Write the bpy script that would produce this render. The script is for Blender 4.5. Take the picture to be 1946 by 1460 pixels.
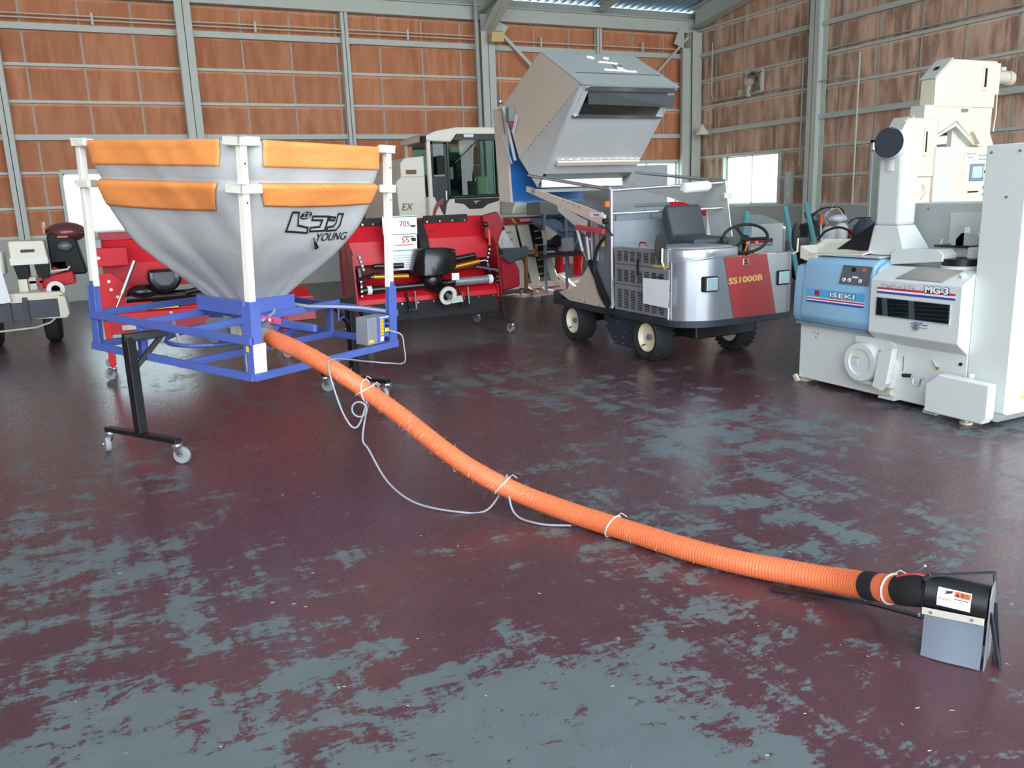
import bpy, bmesh, math, random
from mathutils import Vector, Matrix, noise
random.seed(7)
for o_ in list(bpy.data.objects): bpy.data.objects.remove(o_)
SC = bpy.context.scene
COL = SC.collection
PI = math.pi
V = Vector

# ------------------------------------------------------------------ camera
cam_d = bpy.data.cameras.new('camera'); cam = bpy.data.objects.new('camera', cam_d); COL.objects.link(cam)
F_PX = 1565.6
cam_d.sensor_width = 36.0; cam_d.lens = 36.0 * F_PX / 1946.0; cam_d.clip_start = 0.05; cam_d.clip_end = 300
pitch, roll, yaw = 0.22162, -0.03676, -0.43958
def _rows():
    cp, sp, cr, sr = math.cos(pitch), math.sin(pitch), math.cos(roll), math.sin(roll)
    Mr = Matrix(((cr, -sr, 0), (sr, cr, 0), (0, 0, 1))) @ Matrix(((1, 0, 0), (0, cp, -sp), (0, sp, cp)))
    Wm = Matrix(((math.cos(yaw), math.sin(yaw), 0), (0, 0, -1), (-math.sin(yaw), math.cos(yaw), 0)))
    return Mr @ Wm            # world -> (right, down, forward)
A_ = _rows()
rt, dn, fw = V(A_[0]), V(A_[1]), V(A_[2])
Rc = Matrix((rt, -dn, -fw)).transposed()
cam.matrix_world = Matrix.Translation((0, 0, 1.55)) @ Rc.to_4x4()
SC.camera = cam

# ------------------------------------------------------------------ light
SKY = 5.0
w = bpy.data.worlds.new('world'); SC.world = w; w.use_nodes = True
bg = w.node_tree.nodes['Background']; bg.inputs[0].default_value = (0.86, 0.93, 1.0, 1); bg.inputs[1].default_value = SKY
sun_d = bpy.data.lights.new('sun', 'SUN'); sun = bpy.data.objects.new('sun', sun_d); COL.objects.link(sun)
sun_d.energy = 60.0; sun_d.angle = 0.01; sun_d.color = (1.0, 0.93, 0.82)
sun.rotation_euler = V((-6.6, -2.2, -2.0)).to_track_quat('-Z', 'Y').to_euler()
def portal(loc, sx, sy, direction):
    d = bpy.data.lights.new('portal', 'AREA'); d.shape = 'RECTANGLE'; d.size = sx; d.size_y = sy
    d.cycles.is_portal = True
    o = bpy.data.objects.new('sky_portal', d); COL.objects.link(o); o.location = loc
    o.rotation_euler = V(direction).to_track_quat('-Z', 'Z').to_euler()
portal((2.1, -3.0, 3.4), 22, 6.8, (0, 1, 0))
portal((13.4, 15.0, 1.78), 1.2, 1.9, (-1, 0, 0))
portal((11.9, 17.2, 1.78), 1.9, 1.2, (0, -1, 0))
portal((0.2, 17.2, 1.78), 1.9, 1.2, (0, -1, 0))
vs = SC.view_settings
vs.view_transform = 'Standard'; vs.look = 'None'; vs.exposure = 0.3; vs.gamma = 1.0; vs.use_curve_mapping = False

# ------------------------------------------------------------------ materials
def s2l(c): return tuple((v / 255 / 12.92) if v / 255 <= 0.04045 else ((v / 255 + 0.055) / 1.055) ** 2.4 for v in c)
_M = {}
def mat(name, rgb, rough=0.5, metal=0.0, var=0.08, vscale=6.0, bump=0.0, bscale=40.0, spec=0.5, emit=0.0, coat=0.0):
    if name in _M: return _M[name]
    m = bpy.data.materials.new(name); m.use_nodes = True; _M[name] = m
    nt = m.node_tree; n = nt.nodes; l = nt.links; b = n['Principled BSDF']
    c = s2l(rgb)
    b.inputs['Roughness'].default_value = rough; b.inputs['Metallic'].default_value = metal
    b.inputs['Specular IOR Level'].default_value = spec; b.inputs['Coat Weight'].default_value = coat
    tc = n.new('ShaderNodeTexCoord')
    nz = n.new('ShaderNodeTexNoise'); nz.inputs['Scale'].default_value = vscale; nz.inputs['Detail'].default_value = 5
    l.new(tc.outputs['Object'], nz.inputs['Vector'])
    mx = n.new('ShaderNodeMix'); mx.data_type = 'RGBA'
    mx.inputs[6].default_value = tuple(v * (1 - var) for v in c) + (1,); mx.inputs[7].default_value = tuple(min(1, v * (1 + var)) for v in c) + (1,)
    l.new(nz.outputs['Fac'], mx.inputs[0]); l.new(mx.outputs[2], b.inputs['Base Color'])
    if bump:
        n2 = n.new('ShaderNodeTexNoise'); n2.inputs['Scale'].default_value = bscale; n2.inputs['Detail'].default_value = 4
        l.new(tc.outputs['Object'], n2.inputs['Vector'])
        bp = n.new('ShaderNodeBump'); bp.inputs['Strength'].default_value = bump; bp.inputs['Distance'].default_value = 0.01
        l.new(n2.outputs['Fac'], bp.inputs['Height']); l.new(bp.outputs[0], b.inputs['Normal'])
    if emit:
        b.inputs['Emission Color'].default_value = c + (1,); b.inputs['Emission Strength'].default_value = emit
    return m
def glassm(name, rgb=(235, 245, 245), rough=0.02, alpha=0.25):
    if name in _M: return _M[name]
    m = bpy.data.materials.new(name); m.use_nodes = True; _M[name] = m
    nt = m.node_tree; n = nt.nodes; l = nt.links; out = n['Material Output']; n.remove(n['Principled BSDF'])
    t = n.new('ShaderNodeBsdfTransparent'); t.inputs[0].default_value = s2l(rgb) + (1,)
    g = n.new('ShaderNodeBsdfGlossy'); g.inputs['Roughness'].default_value = rough
    lw = n.new('ShaderNodeLayerWeight'); pw = n.new('ShaderNodeMath'); pw.operation = 'POWER'; pw.inputs[1].default_value = 5.0
    l.new(lw.outputs['Facing'], pw.inputs[0]); fr = n.new('ShaderNodeMath'); fr.operation = 'MULTIPLY_ADD'; fr.inputs[1].default_value = 0.9; fr.inputs[2].default_value = 0.045
    l.new(pw.outputs[0], fr.inputs[0])
    mx = n.new('ShaderNodeMixShader'); l.new(fr.outputs[0], mx.inputs[0]); l.new(t.outputs[0], mx.inputs[1]); l.new(g.outputs[0], mx.inputs[2])
    l.new(mx.outputs[0], out.inputs[0]); return m

def board_mat(name, base, dark, light, darkamt):
    """wood-fibre wall board: vertical run marks, pale bloom along its top edge"""
    m = bpy.data.materials.new(name); m.use_nodes = True
    nt = m.node_tree; n = nt.nodes; l = nt.links; b = n['Principled BSDF']; b.inputs['Roughness'].default_value = 0.85; b.inputs['Specular IOR Level'].default_value = 0.2
    g = n.new('ShaderNodeNewGeometry')
    mp = n.new('ShaderNodeMapping'); mp.inputs['Scale'].default_value = (4.5, 4.5, 0.8); l.new(g.outputs['Position'], mp.inputs[0])
    st = n.new('ShaderNodeTexNoise'); st.inputs['Scale'].default_value = 1.3; st.inputs['Detail'].default_value = 5; st.inputs['Roughness'].default_value = 0.6; l.new(mp.outputs[0], st.inputs[0])
    big = n.new('ShaderNodeTexNoise'); big.inputs['Scale'].default_value = 0.7; big.inputs['Detail'].default_value = 3; l.new(g.outputs['Position'], big.inputs[0])
    oi = n.new('ShaderNodeObjectInfo')
    def ramp(src, stops):
        r = n.new('ShaderNodeValToRGB'); el = r.color_ramp.elements
        while len(el) < len(stops): el.new(0.5)
        for e, (p, c) in zip(el, stops): e.position = p; e.color = (c, c, c, 1) if not isinstance(c, tuple) else c + (1,)
        l.new(src, r.inputs[0]); return r
    def mix(fac, a, bb):
        x = n.new('ShaderNodeMix'); x.data_type = 'RGBA'
        if isinstance(fac, float): x.inputs[0].default_value = fac
        else: l.new(fac, x.inputs[0])
        for i, q in ((6, a), (7, bb)):
            if isinstance(q, tuple): x.inputs[i].default_value = q + (1,)
            else: l.new(q, x.inputs[i])
        return x.outputs[2]
    def mth(op, a, bb):
        x = n.new('ShaderNodeMath'); x.operation = op
        for i, q in ((0, a), (1, bb)):
            if isinstance(q, (int, float)): x.inputs[i].default_value = q
            else: l.new(q, x.inputs[i])
        return x.outputs[0]
    c0 = mix(ramp(st.outputs['Fac'], [(0.35, 0.0), (0.65, 1.0)]).outputs[0], s2l(base), s2l(light))
    hf = mth('MULTIPLY', ramp(big.outputs['Fac'], [(0.4, 0.1), (0.62, 1.0)]).outputs[0], ramp(st.outputs['Fac'], [(0.42, 1.0), (0.58, 0.0)]).outputs[0])
    c1 = mix(mth('MULTIPLY', hf, darkamt), c0, s2l(dark))
    # per-board tone
    c2 = mix(mth('MULTIPLY', oi.outputs['Random'], 0.22), c1, s2l(tuple(v * 0.78 for v in base)))
    # bloom near the upper edge: board local z runs 0..1 through Generated
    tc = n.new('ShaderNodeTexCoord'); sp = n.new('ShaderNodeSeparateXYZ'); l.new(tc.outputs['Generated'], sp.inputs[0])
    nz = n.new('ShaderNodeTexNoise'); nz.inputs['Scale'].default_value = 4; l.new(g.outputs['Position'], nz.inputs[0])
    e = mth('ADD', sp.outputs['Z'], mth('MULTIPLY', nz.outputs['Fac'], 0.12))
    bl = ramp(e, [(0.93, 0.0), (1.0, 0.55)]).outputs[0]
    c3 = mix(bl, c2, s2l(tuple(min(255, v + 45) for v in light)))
    l.new(c3, b.inputs['Base Color'])
    fb = n.new('ShaderNodeTexNoise'); fb.inputs['Scale'].default_value = 90; l.new(g.outputs['Position'], fb.inputs[0])
    bp = n.new('ShaderNodeBump'); bp.inputs['Strength'].default_value = 0.3; bp.inputs['Distance'].default_value = 0.01; l.new(fb.outputs['Fac'], bp.inputs['Height']); l.new(bp.outputs[0], b.inputs['Normal'])
    return m
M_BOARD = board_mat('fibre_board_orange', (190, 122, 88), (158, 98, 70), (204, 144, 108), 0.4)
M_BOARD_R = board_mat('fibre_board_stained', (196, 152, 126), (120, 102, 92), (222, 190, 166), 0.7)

def floor_mat():
    m = bpy.data.materials.new('worn_red_floor_paint'); m.use_nodes = True
    nt = m.node_tree; n = nt.nodes; l = nt.links; b = n['Principled BSDF']
    g = n.new('ShaderNodeNewGeometry')
    def nz(scale, detail, rough, mpscale=(1, 1, 1), rot=0.0, dist=0.0, loc=(0, 0, 0)):
        mp = n.new('ShaderNodeMapping'); mp.inputs['Scale'].default_value = mpscale; mp.inputs['Rotation'].default_value = (0, 0, rot); mp.inputs['Location'].default_value = loc
        l.new(g.outputs['Position'], mp.inputs[0])
        t = n.new('ShaderNodeTexNoise'); t.inputs['Scale'].default_value = scale; t.inputs['Detail'].default_value = detail; t.inputs['Roughness'].default_value = rough; t.inputs['Distortion'].default_value = dist
        l.new(mp.outputs[0], t.inputs[0]); return t.outputs['Fac']
    def mth(op, a, bb, cc=None):
        x = n.new('ShaderNodeMath'); x.operation = op
        for i, q in enumerate((a, bb, cc)):
            if q is None: continue
            if isinstance(q, (int, float)): x.inputs[i].default_value = q
            else: l.new(q, x.inputs[i])
        return x.outputs[0]
    def ramp(src, p0, p1):
        r = n.new('ShaderNodeMapRange'); r.inputs[1].default_value = p0; r.inputs[2].default_value = p1; l.new(src, r.inputs[0]); return r.outputs[0]
    def mix(f, a, bb):
        x = n.new('ShaderNodeMix'); x.data_type = 'RGBA'
        if isinstance(f, float): x.inputs[0].default_value = f
        else: l.new(f, x.inputs[0])
        for i, q in ((6, a), (7, bb)):
            if isinstance(q, tuple): x.inputs[i].default_value = q + (1,)
            else: l.new(q, x.inputs[i])
        return x.outputs[2]
    patch = nz(3.0, 12, 0.74, (1.0, 1.8, 1), 0.5, 0.6)
    streak = nz(2.0, 8, 0.7, (3.4, 0.55, 1), -0.25, 0.2)
    large = nz(0.55, 3, 0.5, loc=(3.1, 1.7, 0))
    sx = n.new('ShaderNodeSeparateXYZ'); l.new(g.outputs['Position'], sx.inputs[0])
    # traffic wear: most bare concrete where machines are driven in, on the left
    wear = mth('ADD', mth('MULTIPLY', sx.outputs['X'], 0.004), mth('MULTIPLY_ADD', sx.outputs['Y'], -0.018, 0.060))
    # paint that survived better: two bands the machines never cross
    for (qx, qy, rad, amt) in ((2.9, 1.7, 1.5, 0.085), (1.0, 3.6, 1.1, 0.04), (0.3, 1.6, 1.8, -0.085)):
        dn_ = n.new('ShaderNodeVectorMath'); dn_.operation = 'DISTANCE'; dn_.inputs[1].default_value = (qx, qy, 0); l.new(g.outputs['Position'], dn_.inputs[0])
        mr_ = n.new('ShaderNodeMapRange'); mr_.interpolation_type = 'SMOOTHSTEP'; mr_.inputs[1].default_value = 0; mr_.inputs[2].default_value = rad; mr_.inputs[3].default_value = -amt; mr_.inputs[4].default_value = 0
        l.new(dn_.outputs['Value'], mr_.inputs[0]); wear = mth('ADD', wear, mr_.outputs[0])
    wearc = n.new('ShaderNodeClamp'); wearc.inputs[1].default_value = -0.04; wearc.inputs[2].default_value = 0.13; l.new(wear, wearc.inputs[0])
    f = mth('ADD', mth('MULTIPLY', patch, 0.62), mth('MULTIPLY', streak, 0.38))
    f = mth('ADD', f, mth('MULTIPLY', mth('SUBTRACT', large, 0.5), 0.42))
    f = mth('ADD', f, wearc.outputs[0])
    rag = nz(20, 9, 0.82, (1, 2.0, 1), 0.4)
    f = mth('ADD', f, mth('MULTIPLY', mth('SUBTRACT', rag, 0.5), 0.42))
    mask = ramp(f, 0.528, 0.542)
    fine = nz(38, 6, 0.7); mid = nz(5, 6, 0.6)
    chips = ramp(nz(24, 6, 0.75, (1, 1.6, 1)), 0.66, 0.70)
    mask = mth('MAXIMUM', mask, mth('MULTIPLY', chips, 0.7))
    red = mix(mid, s2l((73, 47, 53)), s2l((93, 60, 65)))
    red = mix(mth('MULTIPLY', fine, 0.35), red, s2l((70, 52, 58)))
    conc = mix(mid, s2l((80, 90, 92)), s2l((108, 118, 119)))
    conc = mix(mth('MULTIPLY', fine, 0.5), conc, s2l((88, 92, 96)))
    l.new(mix(mask, red, conc), b.inputs['Base Color'])
    rr = n.new('ShaderNodeMapRange'); rr.inputs[3].default_value = 0.22; rr.inputs[4].default_value = 0.36; l.new(mask, rr.inputs[0])
    l.new(mth('ADD', rr.outputs[0], mth('MULTIPLY', fine, 0.12)), b.inputs['Roughness'])
    h = mth('ADD', mth('MULTIPLY', mask, -0.6), mth('MULTIPLY', fine, 0.25))
    h = mth('ADD', h, mth('MULTIPLY', nz(1.6, 3, 0.5), 2.0))
    bp = n.new('ShaderNodeBump'); bp.inputs['Strength'].default_value = 0.35; bp.inputs['Distance'].default_value = 0.004; l.new(h, bp.inputs['Height']); l.new(bp.outputs[0], b.inputs['Normal'])
    return m

STEEL = mat('painted_grey_green_steel', (164, 172, 166), 0.55, 0, 0.05, 3)
STEEL_L = mat('pale_painted_steel', (188, 194, 186), 0.5, 0, 0.05, 3)
JOINT = mat('joint_strip', (176, 166, 150), 0.7, 0, 0.12, 8)
GALV = mat('galvanised_steel', (206, 210, 210), 0.40, 0.3, 0.10, 5, 0.05, 30)
GALV_S = mat('galvanised_side', (226, 214, 196), 0.45, 0.25, 0.06, 3)
GALV_D = mat('galvanised_dark', (132, 138, 138), 0.42, 0.3, 0.12, 4)
CHROME = mat('bright_zinc', (215, 218, 220), 0.22, 0.9, 0.04)
WHITE = mat('white_enamel', (228, 226, 216), 0.35, 0, 0.03, 3)
CREAM = mat('cream_enamel', (226, 220, 202), 0.4, 0, 0.03, 3)
CREAM_D = mat('cream_grey_enamel', (196, 190, 176), 0.45, 0, 0.03, 3)
MGW = mat('rice_mill_white', (214, 220, 216), 0.33, 0, 0.02, 2)
MGG = mat('rice_mill_grey', (190, 196, 194), 0.4, 0, 0.02, 2)
MGB = mat('rice_mill_sky_blue', (146, 190, 220), 0.22, 0, 0.02, 2, coat=0.3)
BLUE = mat('frame_blue', (78, 98, 170), 0.45, 0, 0.10, 10, 0.08, 60)
BLACK = mat('black_paint', (26, 27, 30), 0.4, 0, 0.15, 8)
BLACKR = mat('black_rubber', (30, 31, 32), 0.75, 0, 0.15, 20, 0.2, 80)
DARK = mat('dark_recess', (14, 15, 17), 0.9, 0, 0.1)
NAVY = mat('navy_grey_panel', (48, 56, 70), 0.45, 0, 0.08, 5)
CHAR = mat('charcoal_chassis', (44, 50, 58), 0.5, 0, 0.12, 8)
RED = mat('machine_red', (196, 22, 36), 0.38, 0, 0.06, 3, spec=.35)
REDD = mat('machine_dark_red', (150, 24, 38), 0.4, 0, 0.08, 4)
SILV = mat('silver_metallic_paint', (176, 182, 190), 0.24, 0.7, 0.02, 2, coat=0.4)
LOUV = mat('grey_louvre_paint', (142, 146, 148), 0.42, 0.2, 0.04, 4)
BADGE = mat('faded_red_panel', (150, 58, 60), 0.4, 0, 0.04, 3)
GOLD = mat('gold_letter', (206, 170, 96), 0.4, 0.1, 0.03)
GOLDM = mat('gold_cylinder', (196, 140, 40), 0.3, 0.6, 0.05)
ORANGE = mat('orange_vinyl', (238, 150, 82), 0.5, 0, 0.05, 7, 0.25, 14)
GREYC = mat('grey_tarpaulin', (176, 178, 178), 0.55, 0, 0.10, 4, 0.8, 6)
HOSE = mat('orange_ribbed_hose', (228, 118, 74), 0.42, 0, 0.10, 9, 0.1, 60)
FUZZ = mat('pale_frayed_fibre', (214, 178, 150), 0.7, 0, 0.1)
CORD = mat('grey_cord', (146, 152, 162), 0.5, 0, 0.05)
TIE = mat('white_cable_tie', (212, 205, 196), 0.45, 0, 0.04)
PAPER = mat('white_paper', (238, 240, 244), 0.8, 0, 0.02)
INK = mat('black_ink', (24, 24, 28), 0.6, 0, 0.02)
INKR = mat('red_ink', (196, 50, 50), 0.6, 0, 0.02)
INKG = mat('green_ink', (50, 130, 84), 0.6, 0, 0.02)
YEL = mat('yellow_print', (226, 190, 40), 0.45, 0, 0.04)
ORP = mat('orange_print', (222, 104, 50), 0.5, 0, 0.04)
SBLU = mat('sky_blue_print', (88, 172, 224), 0.35, 0, 0.02)
RBLU = mat('royal_blue_print', (52, 76, 168), 0.35, 0, 0.02)
RRED = mat('red_print', (204, 62, 66), 0.35, 0, 0.02)
RUBF = mat('milky_rubber_flap', (110, 120, 134), 0.5, 0, 0.06, 12, 0.05)
WOOD = mat('brown_timber', (150, 96, 52), 0.7, 0, 0.2, 14, 0.1)
TEAL = mat('teal_enamel', (104, 178, 188), 0.4, 0, 0.05)
BTARP = mat('bright_blue_sheet', (40, 112, 186), 0.4, 0, 0.25, 9, 0.3, 12)
TRACT = mat('pale_grey_green_bonnet', (150, 164, 166), 0.4, 0, 0.04)
CONC = mat('pale_concrete_block', (170, 172, 166), 0.85, 0, 0.06, 3, 0.1)
SACK = mat('white_sack_cloth', (214, 214, 214), 0.8, 0, 0.08, 10, 0.5, 12)
COPP = mat('copper_film', (122, 76, 74), 0.25, 0.4, 0.3, 6)
WHEELG = mat('grey_caster_tyre', (140, 144, 146), 0.6, 0, 0.05)
ROOFM = mat('blue_grey_roof_sheet', (158, 188, 212), 0.4, 0.1, 0.08, 2)
HAYM = mat('straw_bits', (196, 176, 130), 0.8, 0, 0.1)
GLASS = glassm('clear_glass'); GLASSG = glassm('green_tinted_glass', (150, 190, 176)); GLASSD = glassm('smoked_glass', (205, 212, 214))
RIM = mat('cream_wheel_rim', (226, 216, 188), 0.35, 0, 0.03)
TYRE = mat('tyre_rubber', (34, 36, 38), 0.8, 0, 0.1, 20, 0.25, 60)

# ------------------------------------------------------------------ geometry helpers
class MB:
    def __init__(s, X=None): s.v = []; s.f = []; s.X = X; s.ch = []
    def add(s, vs, fs):
        k = len(s.v); s.ch.append((k, len(s.f)))
        s.v += [tuple(s.X @ V(p)) if s.X else tuple(p) for p in vs]; s.f += [tuple(i + k for i in f) for f in fs]; return s
    def box(s, x0, x1, y0, y1, z0, z1):
        return s.add([(x, y, z) for z in (z0, z1) for y in (y0, y1) for x in (x0, x1)],
                     [(0, 2, 3, 1), (4, 5, 7, 6), (0, 1, 5, 4), (2, 6, 7, 3), (0, 4, 6, 2), (1, 3, 7, 5)])
    def poly(s, pts, th, flip=1):
        """planar polygon given thickness th along its normal"""
        p = [V(q) for q in pts]; nrm = V((0, 0, 0))
        for i in range(len(p)):
            a, b = p[i], p[(i + 1) % len(p)]; nrm += a.cross(b)
        nrm.normalize(); q = [a - nrm * th * flip for a in p]; n = len(p)
        fs = [tuple(range(n)), tuple(range(2 * n - 1, n - 1, -1))] + [(i, i + n, (i + 1) % n + n, (i + 1) % n) for i in range(n)]
        return s.add(p + q, fs)
    def prism(s, prof, x0, x1, ax='x'):
        """profile of 2-D points swept along an axis: ax x -> (y,z), y -> (x,z), z -> (x,y)"""
        def P(t, a, b): return {'x': (t, a, b), 'y': (a, t, b), 'z': (a, b, t)}[ax]
        n = len(prof)
        return s.add([P(x0, *q) for q in prof] + [P(x1, *q) for q in prof],
                     [tuple(range(n)), tuple(range(2 * n - 1, n - 1, -1))] + [(i, i + n, (i + 1) % n + n, (i + 1) % n) for i in range(n)])
    def bar(s, a, b, w, h=None, up=(0, 0, 1)):
        """rectangular bar from a to b, w across and h along up"""
        a, b = V(a), V(b); h = h or w; d = (b - a).normalized(); u = V(up)
        if abs(d.dot(u)) > 0.98: u = V((0, 1, 0))
        r = d.cross(u).normalized() * w / 2; u = r.cross(d).normalized() * h / 2
        return s.add([a - r - u, a + r - u, a + r + u, a - r + u, b - r - u, b + r - u, b + r + u, b - r + u],
                     [(3, 2, 1, 0), (4, 5, 6, 7), (0, 1, 5, 4), (1, 2, 6, 5), (2, 3, 7, 6), (3, 0, 4, 7)])
    def tube(s, pts, r, n=12, closed=False, radii=None):
        P = [V(p) for p in pts]; m = len(P); vs = []; fs = []; ref = None
        for i in range(m):
            if closed: t = P[(i + 1) % m] - P[i - 1]
            else: t = P[min(i + 1, m - 1)] - P[max(i - 1, 0)]
            t.normalize()
            if ref is None: ref = t.orthogonal().normalized()
            ref = (ref - t * ref.dot(t)).normalized(); bn = t.cross(ref)
            rr = radii[i] if radii else r
            vs += [P[i] + (ref * math.cos(2 * PI * k / n) + bn * math.sin(2 * PI * k / n)) * rr for k in range(n)]
        for i in range(m if closed else m - 1):
            j = (i + 1) % m
            fs += [(i * n + k, i * n + (k + 1) % n, j * n + (k + 1) % n, j * n + k) for k in range(n)]
        if not closed: fs += [tuple(range(n - 1, -1, -1)), tuple(range((m - 1) * n, m * n))]
        return s.add(vs, fs)
    def cyl(s, a, b, r, n=16, r2=None): return s.tube([a, b], r, n, radii=[r, r if r2 is None else r2])
    def lathe(s, prof, c, axis, n=28, cap=True):
        """profile [(along axis, radius)]"""
        a = V(axis).normalized(); u = a.orthogonal().normalized(); w_ = a.cross(u); c = V(c); vs = []; fs = []; m = len(prof)
        for (t, r) in prof: vs += [c + a * t + (u * math.cos(2 * PI * k / n) + w_ * math.sin(2 * PI * k / n)) * r for k in range(n)]
        for i in range(m - 1): fs += [(i * n + k, i * n + (k + 1) % n, (i + 1) * n + (k + 1) % n, (i + 1) * n + k) for k in range(n)]
        if cap: fs += [tuple(range(n - 1, -1, -1)), tuple(range((m - 1) * n, m * n))]
        return s.add(vs, fs)
    def ball(s, c, r, sc=(1, 1, 1), n=12, m=8):
        vs = []; fs = []
        for i in range(m + 1):
            th = PI * i / m
            vs += [(c[0] + r * sc[0] * math.sin(th) * math.cos(2 * PI * k / n), c[1] + r * sc[1] * math.sin(th) * math.sin(2 * PI * k / n), c[2] + r * sc[2] * math.cos(th)) for k in range(n)]
        for i in range(m): fs += [(i * n + k, (i + 1) * n + k, (i + 1) * n + (k + 1) % n, i * n + (k + 1) % n) for k in range(n)]
        return s.add(vs, fs)
    def grid(s, fn, nu, nv):
        vs = [fn(i / nu, j / nv) for j in range(nv + 1) for i in range(nu + 1)]
        return s.add(vs, [(j * (nu + 1) + i, j * (nu + 1) + i + 1, (j + 1) * (nu + 1) + i + 1, (j + 1) * (nu + 1) + i) for j in range(nv) for i in range(nu)])

def mesh_of(mb, material, name, bev=0.0, smooth=None, seg=1):
    me = bpy.data.meshes.new(name); bm = bmesh.new()
    vs = [bm.verts.new(p) for p in mb.v]
    for f in mb.f:
        try: bm.faces.new([vs[i] for i in f])
        except ValueError: pass
    bmesh.ops.remove_doubles(bm, verts=bm.verts, dist=1e-5)
    bmesh.ops.recalc_face_normals(bm, faces=bm.faces)
    if bev:
        es = [e for e in bm.edges if len(e.link_faces) == 2 and e.calc_face_angle(0) > 0.6]
        bmesh.ops.bevel(bm, geom=es, offset=bev, segments=seg, profile=0.5, affect='EDGES', clamp_overlap=True)
    if smooth is not None:
        for f in bm.faces: f.smooth = True
        for e in bm.edges:
            if len(e.link_faces) == 2 and e.calc_face_angle(0) > smooth: e.smooth = False
    bm.to_mesh(me); bm.free(); me.materials.append(material); return me
def link(name, me, parent=None):
    o = bpy.data.objects.new(name, me); COL.objects.link(o)
    if parent is not None:
        o.parent = parent; o.matrix_parent_inverse = Matrix.Translation(-root_loc(parent))
    return o
def root_loc(p):
    q = p
    while q.parent is not None: q = q.parent
    return V(q.location) if q is p else V((0, 0, 0))
APART = {'bolt', 'screw', 'cable_tie', 'stud', 'switch_knob', 'rubber_flap', 'conduit'}
def part(name, mb, material, parent, bev=0.0, smooth=None, label=None, seg=1):
    if name in APART and len(mb.ch) > 1:          # every piece an object of its own
        ends = mb.ch[1:] + [(len(mb.v), len(mb.f))]; o = None
        for (v0, f0), (v1, f1) in zip(mb.ch, ends):
            q = MB(); q.v = mb.v[v0:v1]; q.f = [tuple(i - v0 for i in f) for f in mb.f[f0:f1]]; q.ch = [(0, 0)]
            o = part(name, q, material, parent, bev, smooth, label, seg)
        return o
    o = link(name, mesh_of(mb, material, name, bev, smooth, seg), parent)
    if label: o['label'] = label
    return o
def tag(o, label, cat, group=None, kind=None):
    if label: o['label'] = label
    if cat: o['category'] = cat
    if group: o['group'] = group
    if kind: o['kind'] = kind
    return o
def thing(name, label, cat, loc, group=None):
    o = bpy.data.objects.new(name, None); COL.objects.link(o); o.location = loc; o.empty_display_size = 0.1
    return tag(o, label, cat, group)
def single(name, mb, material, label, cat, group=None, **k):
    return tag(part(name, mb, material, None, **k), label, cat, group)
def struct(name, mb, material, parent=None, **k):
    o = part(name, mb, material, parent, **k)
    if parent is None: o['kind'] = 'structure'
    return o
def copy_tree(o, parent=None):
    c = o.copy(); COL.objects.link(c)
    if parent is not None: c.parent = parent; c.matrix_parent_inverse = o.matrix_parent_inverse.copy()
    for ch in list(o.children): copy_tree(ch, c)
    return c
def text_mb(txt, size, off=0.0, ext=0.0015, shear=0.0, sx=1.0, space=1.0):
    cu = bpy.data.curves.new('t', 'FONT'); cu.body = txt; cu.size = size; cu.offset = off; cu.extrude = ext; cu.shear = shear; cu.resolution_u = 3
    cu.space_character = space
    o = bpy.data.objects.new('t', cu); COL.objects.link(o); bpy.context.view_layer.update()
    me = bpy.data.meshes.new_from_object(o.evaluated_get(bpy.context.evaluated_depsgraph_get()))
    vs = [(v.co.x * sx, v.co.y, v.co.z) for v in me.vertices]; fs = [tuple(p.vertices) for p in me.polygons]
    bpy.data.objects.remove(o); bpy.data.curves.remove(cu); bpy.data.meshes.remove(me)
    return vs, fs
def put_text(name, txt, size, origin, right, up, material, parent, fit=None, off=0.0, ext=0.0015, shear=0.0, lift=0.0, label=None, space=1.0):
    """text laid on a plane; fit = (width, height) stretches it into that box"""
    vs, fs = text_mb(txt, size, off, ext, shear, 1.0, space)
    base, _ = text_mb(txt, size, 0.0, ext, shear, 1.0, space) if off else (vs, fs)
    if not vs: return None
    x0 = min(v[0] for v in base); x1 = max(v[0] for v in base); y0 = min(v[1] for v in base); y1 = max(v[1] for v in base)
    sx = sy = 1.0
    if fit: sx = fit[0] / max(1e-6, x1 - x0); sy = fit[1] / max(1e-6, y1 - y0)
    r, u = V(right).normalized(), V(up).normalized(); nn = r.cross(u)
    P = [V(origin) + r * (v[0] - x0) * sx + u * (v[1] - y0) * sy + nn * (v[2] + lift) for v in vs]
    mb = MB(); mb.add(P, fs); return part(name, mb, material, parent, label=label)

# ================================================================== THE SETTING
struct('floor', MB().box(-9.2, 13.4, -3.0, 17.3, -0.12, 0.0), floor_mat())
struct('ground', MB().box(-60, 70, -60, -3.0, -0.16, -0.02).box(13.4, 70, -3, 70, -0.16, -0.02).box(-60, 13.4, 17.4, 70, -0.16, -0.02), mat('yard_concrete', (150, 150, 146), 0.9, 0, 0.1, 0.5))['label'] = 'concrete yard outside the shed'
YW, XW = 17.1, 13.2
def wall_boxes(along, lo, hi, top, openings, place):
    """rectangles of a wall around its openings"""
    xs = sorted({lo, hi} | {a for o in openings for a in o[:2]})
    mb = MB()
    for a, b in zip(xs, xs[1:]):
        zs = [(0.0, top)]
        for (o0, o1, z0, z1) in openings:
            if o0 <= a and b <= o1:
                zs = [q for (p0, p1) in zs for q in ((p0, z0), (z1, p1))]
        for z0, z1 in zs:
            if z1 > z0: place(mb, a, b, z0, z1)
    return mb
OPB = [(-0.68, 1.17, 1.20, 2.30), (10.95, 12.78, 1.20, 2.30)]
OPR = [(14.06, 15.90, 1.20, 2.34), (9.88, 11.62, 0.02, 2.38)]
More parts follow.
